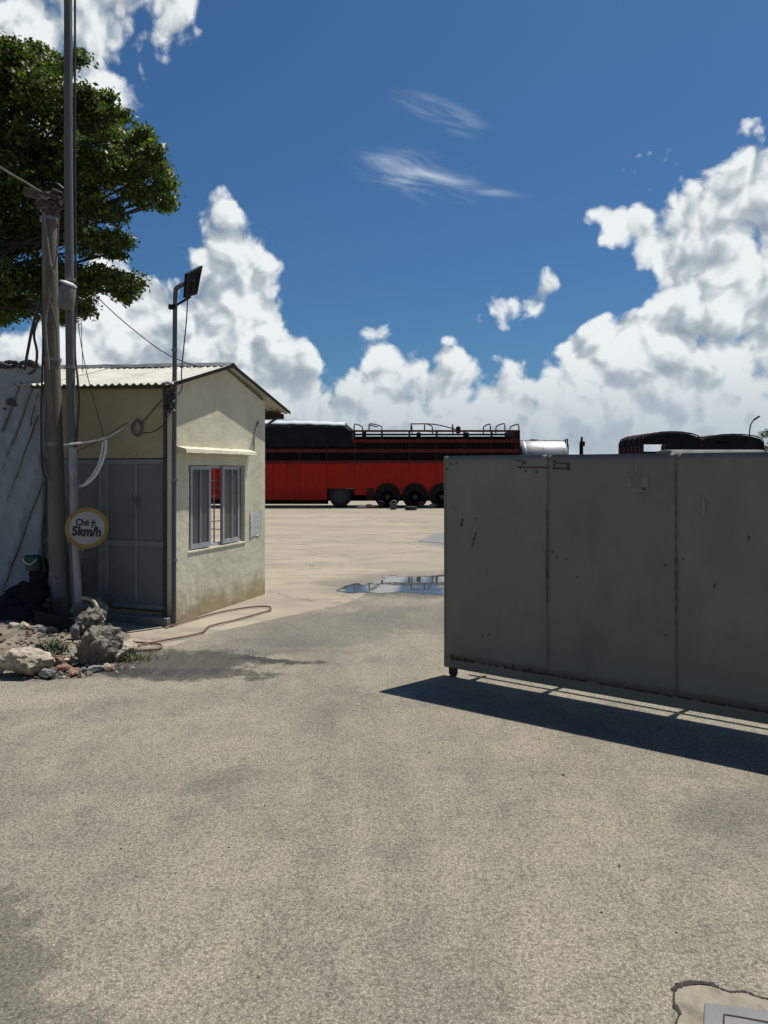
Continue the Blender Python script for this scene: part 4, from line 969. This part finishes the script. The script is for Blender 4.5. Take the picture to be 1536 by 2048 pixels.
# thin dark post
ep = empty('exhaust_post', (kx(1168), YK+.5, 0), 0, 'thin black upright post right of the silver tanker', 'post')
MB().tube([(0,0,0),(0,0,kz(888)),(.01,0,kz(884)),(.03,0,kz(873))], [.10,.10,.07,.05], 12).build('shaft', M_dark, ep, smooth=True)
MB().box((-.07,-.12,kz(892)), (.16,.08,kz(882))).build('bracket', M_dark, ep, bevel=.02)

# ---------------------------------------------------------------- black covered trucks at the right
def covered(u0, u1, vt, Y, length, label, slot, redside):
    k_ = Y/F; w_ = (u1-u0)*k_; zt = H+(V0-vt)*k_
    e_ = empty('covered_truck', ((u0+u1)/2*k_-U0*k_, Y, 0), 0, label, 'truck', 'black covered trucks beyond the gate')
    hw = w_/2; zs = zt-.32
    sec = [(-hw,1.3),(-hw,zs-.1),(-hw*.93,zs+.10),(-hw*.70,zt-.10),(-hw*.35,zt-.02),(0,zt),(hw*.35,zt-.015),(hw*.70,zt-.08),(hw*.93,zs+.14),(hw,zs-.05),(hw,1.3)]
    inn = [(x*.93, z_-.05 if z_ > 1.4 else z_) for x, z_ in sec]
    mb = MB(); m_ = 10; n_ = len(sec)
    for j in range(m_+1):
        y = length*j/m_; sg_ = .035*(1-abs(((j*.5) % 1)-.5)*4)
        for x, z_ in sec: mb.v.append((x, y, z_+(sg_ if z_ > zs else 0)))
    for j in range(m_):
        for i in range(n_-1): a = j*n_+i; mb.f.append((a, a+1, a+n_+1, a+n_))
    o = mb.build('cover', M_tarp, e_, smooth=True, fix=False); sd = o.modifiers.new('t', 'SOLIDIFY'); sd.thickness = .05; sd.offset = -1
    # rear curtain with an opening left at the lower left
    zo0, zo1 = slot[2]*1.0, slot[3]*1.0; zo0 = H+(V0-slot[3])*k_; zo1 = H+(V0-slot[2])*k_; xo0 = (slot[0]-(u0+u1)/2)*k_; xo1 = (slot[1]-(u0+u1)/2)*k_
    cu = MB()
    cu.box((-hw*.96,.02,1.3), (xo0,.05,zs)); cu.box((xo1,.02,1.3), (hw*.96,.05,zs)); cu.box((xo0,.02,zo1), (xo1,.05,zs)); cu.box((xo0,.02,1.3), (xo1,.05,zo0))
    cu.sweep([(-hw*.93,zs),(hw*.93,zs),(hw*.9,zs+.10),(hw*.66,zt-.14),(hw*.33,zt-.05),(0,zt-.03),(-hw*.33,zt-.05),(-hw*.66,zt-.14),(-hw*.9,zs+.10)], lambda p: (p[0],.02,p[1]), lambda p: (p[0],.05,p[1]))
    cu.build('rear_curtain', M_tarp, e_)
    for j in range(5):
        y = -.02+length*j/4
        MB().tube([(x*1.012, y, z_+.015) for x, z_ in sec], .03, 6).build('cover_hoop', M_rail if redside else M_dark, e_, smooth=True)
    bd = MB().box((-hw,.0,.95), (hw,length,1.29)).build('truck_bed', M_red if redside else M_dark, e_)
    if redside:
        for j in range(6): MB().box((-hw-.05,length*j/6+.05,1.29), (-hw-.01,length*j/6+.30,zs-.25)).build('side_board', M_rail, e_)
        cb = MB(); cb.box((-hw*.95,length+.2,.6), (hw*.95,length+1.9,2.45)); cb.build('cab', M_red, e_, bevel=.15)
    else: MB().box((-hw*.95,length+.2,.6), (hw*.95,length+1.9,2.35)).build('cab', M_dark, e_, bevel=.15)
    for y in (.8, length-.6, length+1.2):
        for s_ in (-1, 1):
            tw = MB().lathe([(.3,-.13),(.45,-.13),(.48,-.09),(.48,.09),(.45,.13),(.3,.13)], (s_*(hw-.18),y,.48), (1,0,0), 24).build('wheel', M_tyre, e_, smooth=True)
            MB().lathe([(.29,-.10),(.2,-.05),(.1,-.12)], (s_*(hw-.18),y,.48), (s_*-1,0,0), 18).build('rim', M_rim, tw)
covered(1284, 1400, 864, 30.0, 2.9, 'larger black arched truck cover with a pale gap and red left side over the gate', (1288,1334,889,903), True)
covered(1405, 1526, 869, 34.0, 5.0, 'lower black arched truck cover at the right with a small pale gap', (1432,1456,882,887), False)
# pale-topped low roof between the covered trucks and the gate
pk = empty('parked_van', ((1420-U0)*26/F, 26, 0), 0, 'pale grey vehicle roof just showing over the gate under the black covers', 'van')
zt = H+(V0-898)*26/F; x0, x1 = (1345-1420)*26/F, (1536-1420)*26/F
MB().sweep([(0,.5),(1.7,.5),(1.7,zt-.2),(1.5,zt-.03),(.8,zt),(.2,zt-.03),(0,zt-.25)], lambda p: (x0,p[0],p[1]), lambda p: (x1,p[0],p[1])).build('body', mat('dull_grey_van_paint', (.07,.073,.072), (.055,.058,.057), 2, .7), pk, bevel=.06)
for u in (-.9, 1.4): wheel(u, -.02, .33, pk, yw=.2); wheel(u, 1.5, .33, pk, yw=.2)
MB().box((x0+.3,-.012,1.15), (x1-.4,-.003,zt-.42)).build('window', M_glass, pk)

# street lamp
sl_ = empty('street_lamp', ((1499-U0)*62/F, 62, 0), 0, 'slender distant street lamp with a curved arm at the right', 'street lamp')
lz = lambda v: H+(V0-v)*62/F; lx = lambda u: (u-1499)*62/F
MB().tube([(0,0,0),(0,0,lz(862))]+cr([(lx(1500),0,lz(858)),(lx(1502),0,lz(848)),(lx(1507),0,lz(841)),(lx(1512),0,lz(837))],5), .06, 8).build('pole', M_steel, sl_, smooth=True)
MB().box((-.28,-.1,-.06), (.28,.1,.07), Matrix.Translation((lx(1513.5),0,lz(836))) @ Matrix.Rotation(R(-32),4,'Y')).build('lamp_head', M_dark, sl_, bevel=.03)

# ---------------------------------------------------------------- trees
def leaf_mat(name, c1, c2, c3):
    m, t, b = newmat(name); gm = t.n('ShaderNodeNewGeometry'); r_ = gm.outputs['Random Per Island']
    col = t.mix(r_, c1, c2); col = t.mix(t.ramp(r_, .86, .95), col, c3)
    t.set(b.inputs['Base Color'], col); b.inputs['Roughness'].default_value = .5; b.inputs['Specular IOR Level'].default_value = .35
    tr2 = t.n('ShaderNodeBsdfTranslucent'); t.set(tr2.inputs[0], t.mix(1.0, col, (1.5,1.6,.6), 'MULTIPLY'))
    mx = t.n('ShaderNodeMixShader'); mx.inputs[0].default_value = .34
    m.node_tree.links.new(b.outputs[0], mx.inputs[1]); m.node_tree.links.new(tr2.outputs[0], mx.inputs[2])
    m.node_tree.links.new(mx.outputs[0], m.node_tree.nodes['Material Output'].inputs[0]); return m
M_leaf = leaf_mat('tree_leaves', (.022,.046,.010), (.072,.108,.017), (.17,.19,.03))
M_bark = mat('tree_bark', (.040,.033,.026), (.024,.020,.016), 6, .95, 0, .8, 20, stretch=(1,1,.3))
def leaves(name, cents, rads, n_per, lsize, m_, parent, seed, up=.5):
    r_ = np.random.RandomState(seed); P_, N_ = [], []
    for (c_, rd) in zip(cents, rads):
        n_ = int(n_per*max(rd, .19)**2)
        # twig clusters: leaves gather round points near the lobe surface
        nt = max(6, n_//24); dv = r_.normal(size=(nt,3)); dv /= np.linalg.norm(dv, axis=1)[:,None]
        dv[:,2] = np.where(r_.rand(nt) < .35, np.abs(dv[:,2]), dv[:,2])
        rad_ = rd*(.38+.85*r_.rand(nt)**.9)
        tp = np.array(c_)+dv*rad_[:,None]*np.array([1.12,1.12,.66])
        idx = r_.randint(0, nt, n_); P_.append(tp[idx]+r_.normal(size=(n_,3))*np.array([.085,.085,.05])*(lsize/.1)); 
        N_.append(dv[idx]*.5+r_.normal(size=(n_,3))*.6+np.array([0,0,up]))
    P_ = np.concatenate(P_); N_ = np.concatenate(N_); n_ = len(P_)
    N_ /= np.linalg.norm(N_, axis=1)[:,None]
    T_ = np.cross(N_, r_.normal(size=(n_,3))); T_ /= np.linalg.norm(T_, axis=1)[:,None]; Bn = np.cross(N_, T_)
    s_ = lsize*(.6+.8*r_.rand(n_))[:,None]
    v0 = P_-T_*s_*.5; v1 = P_+Bn*s_*.24-N_*s_*.05; v2 = P_+T_*s_*.5-N_*s_*.12; v3 = P_-Bn*s_*.24-N_*s_*.05
    V = np.stack([v0,v1,v2,v3], 1).reshape(-1,3)
    me = bpy.data.meshes.new(name); me.vertices.add(len(V)); me.vertices.foreach_set('co', V.ravel())
    me.loops.add(n_*4); me.loops.foreach_set('vertex_index', np.arange(n_*4)); me.polygons.add(n_); me.polygons.foreach_set('loop_start', np.arange(n_)*4)
    me.update(calc_edges=True); me.materials.append(m_)
    o = bpy.data.objects.new(name, me); C.objects.link(o); o.parent = parent; return o
YT2 = 12.0
LOBES = [(322,342,15),(334,405,13),(306,300,14),(285,268,15),(235,232,16),(212,196,15),(268,573,14),(252,590,12),(245,482,15),(228,508,14),(165,622,14),(130,638,14),(155,118,14),(75,98,16),(20,92,16),(325,372,16),(180,188,14),(55,140,48),(10,130,52),(105,135,36),(95,190,50),(45,205,60),(165,205,34),(190,235,36),(140,250,52),(215,275,40),(262,300,36),(300,345,34),(322,395,22),(285,395,26),(245,350,46),(190,330,56),
         (130,330,62),(60,300,66),(0,280,60),(20,370,66),(90,400,56),(160,400,48),(205,425,34),(120,460,52),(180,480,36),(222,475,24),(60,470,56),(0,460,54),(255,560,26),(215,555,32),(170,560,38),(120,555,44),(140,600,30),
         (70,560,48),(10,560,54),(100,610,32),(45,620,36),(0,625,34),(-60,600,60),(-70,220,110),(-160,360,130),(-90,480,100),(-230,260,110),(-260,480,100),(-150,120,80),(-150,560,80)]
tree = empty('shade_tree', (-8.6, 12.6, 0), 0, 'large dark green leafy tree rising behind the poles at the left', 'tree')
tb = tree.location.copy(); rr = random.Random(101); cents, rads = [], []
for u, v_, rd in LOBES:
    for q in (0, 1):
        yy = YT2+rr.uniform(-.9,.3) + q*1.5
        c_ = P(u+rr.uniform(-8,8)*q, v_+rr.uniform(-8,8)*q, yy)-tb; cents.append(c_); rads.append(rd*YT2/F*(1.0 if q == 0 else .9))
leaves('crown', cents, rads, 8600, .082, M_leaf, tree, 5)
k = MB(); hub = Vector((.3,-.1,4.7))
k.tube(cr([(0,0,-.1),(.05,0,1.6),(.1,.02,3.2),hub], 5), [.26-.07*i/15 for i in range(16)], 14)
for c_, rd in list(zip(cents, rads))[::2]:
    mid = hub.lerp(c_, .5)+Vector((rr.uniform(-.3,.3), rr.uniform(-.3,.3), rr.uniform(-.1,.4)))
    pts = cr([hub, mid, mid.lerp(c_, .85)], 5); m_ = len(pts)
    k.tube(pts, [.042*(1-i/m_)+.006 for i in range(m_)], 7)
    for j in range(4):
        e_ = c_+Vector((rr.gauss(0,1), rr.gauss(0,1), rr.gauss(0,.6))).normalized()*rd*.75
        k.tube([mid.lerp(c_, .6), c_.lerp(e_, .5)+Vector((0,0,.05)), e_], [.014,.009,.004], 5)
k.build('trunk', M_bark, tree, smooth=True)

ft = empty('distant_tree', ((1560-U0)*48/F, 48, 0), 0, 'distant green tree at the right picture edge', 'tree')
cz = H+(V0-885)*48/F
fc = [Vector((rr.uniform(-1.1,1.1), rr.uniform(-1,1), cz+rr.uniform(-.9,.5))) for _ in range(10)]
leaves('crown', fc, [.55]*10, 1500, .16, M_leaf, ft, 8)
MB().tube([(0,0,0),(.05,0,1.5),(0,.1,cz)], [.16,.12,.06], 10).build('trunk', M_bark, ft, smooth=True)

# far belt of trees along the horizon: one mass
rr = random.Random(111); fc, frd = [], []
for i in range(230):
    az = R(-62+124*i/229); dd = 135+rr.uniform(-12,12)
    hgt = 2.6+1.1*rr.random(); fc.append(Vector((math.sin(az)*dd, math.cos(az)*dd, hgt*.6))); frd.append(hgt*.55)
bl_ = empty('tmp_root', (0,0,0))
o = leaves('tree_belt', fc, frd, 90, .55, M_leaf, None, 9); bpy.data.objects.remove(bl_)
tag(o, 'far belt of trees along the horizon beyond the yard', 'trees', kind='stuff')

# ---------------------------------------------------------------- inspection cover at the lower right
sc_ = empty('inspection_cover', G(1470,2060), 0, 'grey steel inspection cover set in a cracked beige concrete slab', 'manhole cover')
b3 = sc_.location.copy()
M_slab = mat('beige_patch_concrete', (.27,.232,.17), (.22,.19,.14), 6, .9, 0, .8, 60, dirt=(.14,.12,.09), dscale=9, dlo=.48, dhi=.68)
M_cover = mat('grey_steel_cover', (.165,.163,.16), (.13,.129,.127), 10, .7, 0, .4, 60, dirt=(.22,.195,.155), dscale=7)
def gl(u, v, z): p = G(u, v)-b3; return (p.x, p.y, z)
ol = [(1352,2110),(1352,2060),(1349,2020),(1352,1985),(1362,1977),(1400,1974),(1425,1977),(1450,1986),(1480,1988),(1530,2000),(1600,2010),(1680,2020),(1680,2400),(1345,2400)]
mb = MB(); mb.add([gl(u, v, .007) for u, v in ol]+[gl(u, v, -.02) for u, v in ol], [tuple(range(len(ol)))]+[(i,(i+1) % len(ol),len(ol)+(i+1) % len(ol),len(ol)+i) for i in range(len(ol))])
mb.build('slab', M_slab, sc_)
rr = random.Random(121)
ck = cr([Vector(gl(u, v, .0085)) for u, v in ((1351,2110),(1350,2065),(1353,2048),(1358,2030),(1349,2012),(1348,1990),(1352,1979),(1380,1970),(1420,1972),(1440,1981),(1460,1988),(1490,1988),(1520,1999),(1580,2010),(1680,2022))], 9)
wd = []
for i, p in enumerate(ck):
    s_ = i/len(ck); wd.append((.003 if s_ < .38 else .009 if s_ < .62 else .0045)*rr.uniform(.5,1.5)+(.005 if .2 < s_ < .28 else 0))
mb = MB()
for i, p in enumerate(ck):
    tg_ = (ck[min(i+1,len(ck)-1)]-ck[max(i-1,0)]).normalized(); nn = Vector((-tg_.y,tg_.x,0)); mb.v += [tuple(p+nn*wd[i]*rr.uniform(.7,1.3)), tuple(p-nn*wd[i])]
for i in range(len(ck)-1): mb.f.append((2*i,2*i+1,2*i+3,2*i+2))
mb.build('crack', M_dirtblack, sc_, fix=False)
cv = [(1409,2014),(1470,2021),(1560,2036),(1660,2050),(1690,2400),(1390,2400)]
mb = MB(); mb.add([gl(u, v, .016) for u, v in cv]+[gl(u, v, 0) for u, v in cv], [tuple(range(6))]+[(i,(i+1) % 6,6+(i+1) % 6,6+i) for i in range(6)])
mb.build('steel_plate', M_cover, sc_, bevel=.003)
mb = MB(); mb.tube([gl(1446,2090,.017), gl(1448,2040,.017), gl(1475,2044,.017), gl(1540,2056,.017)], .003, 5); mb.build('lifting_slot', M_rust, sc_)
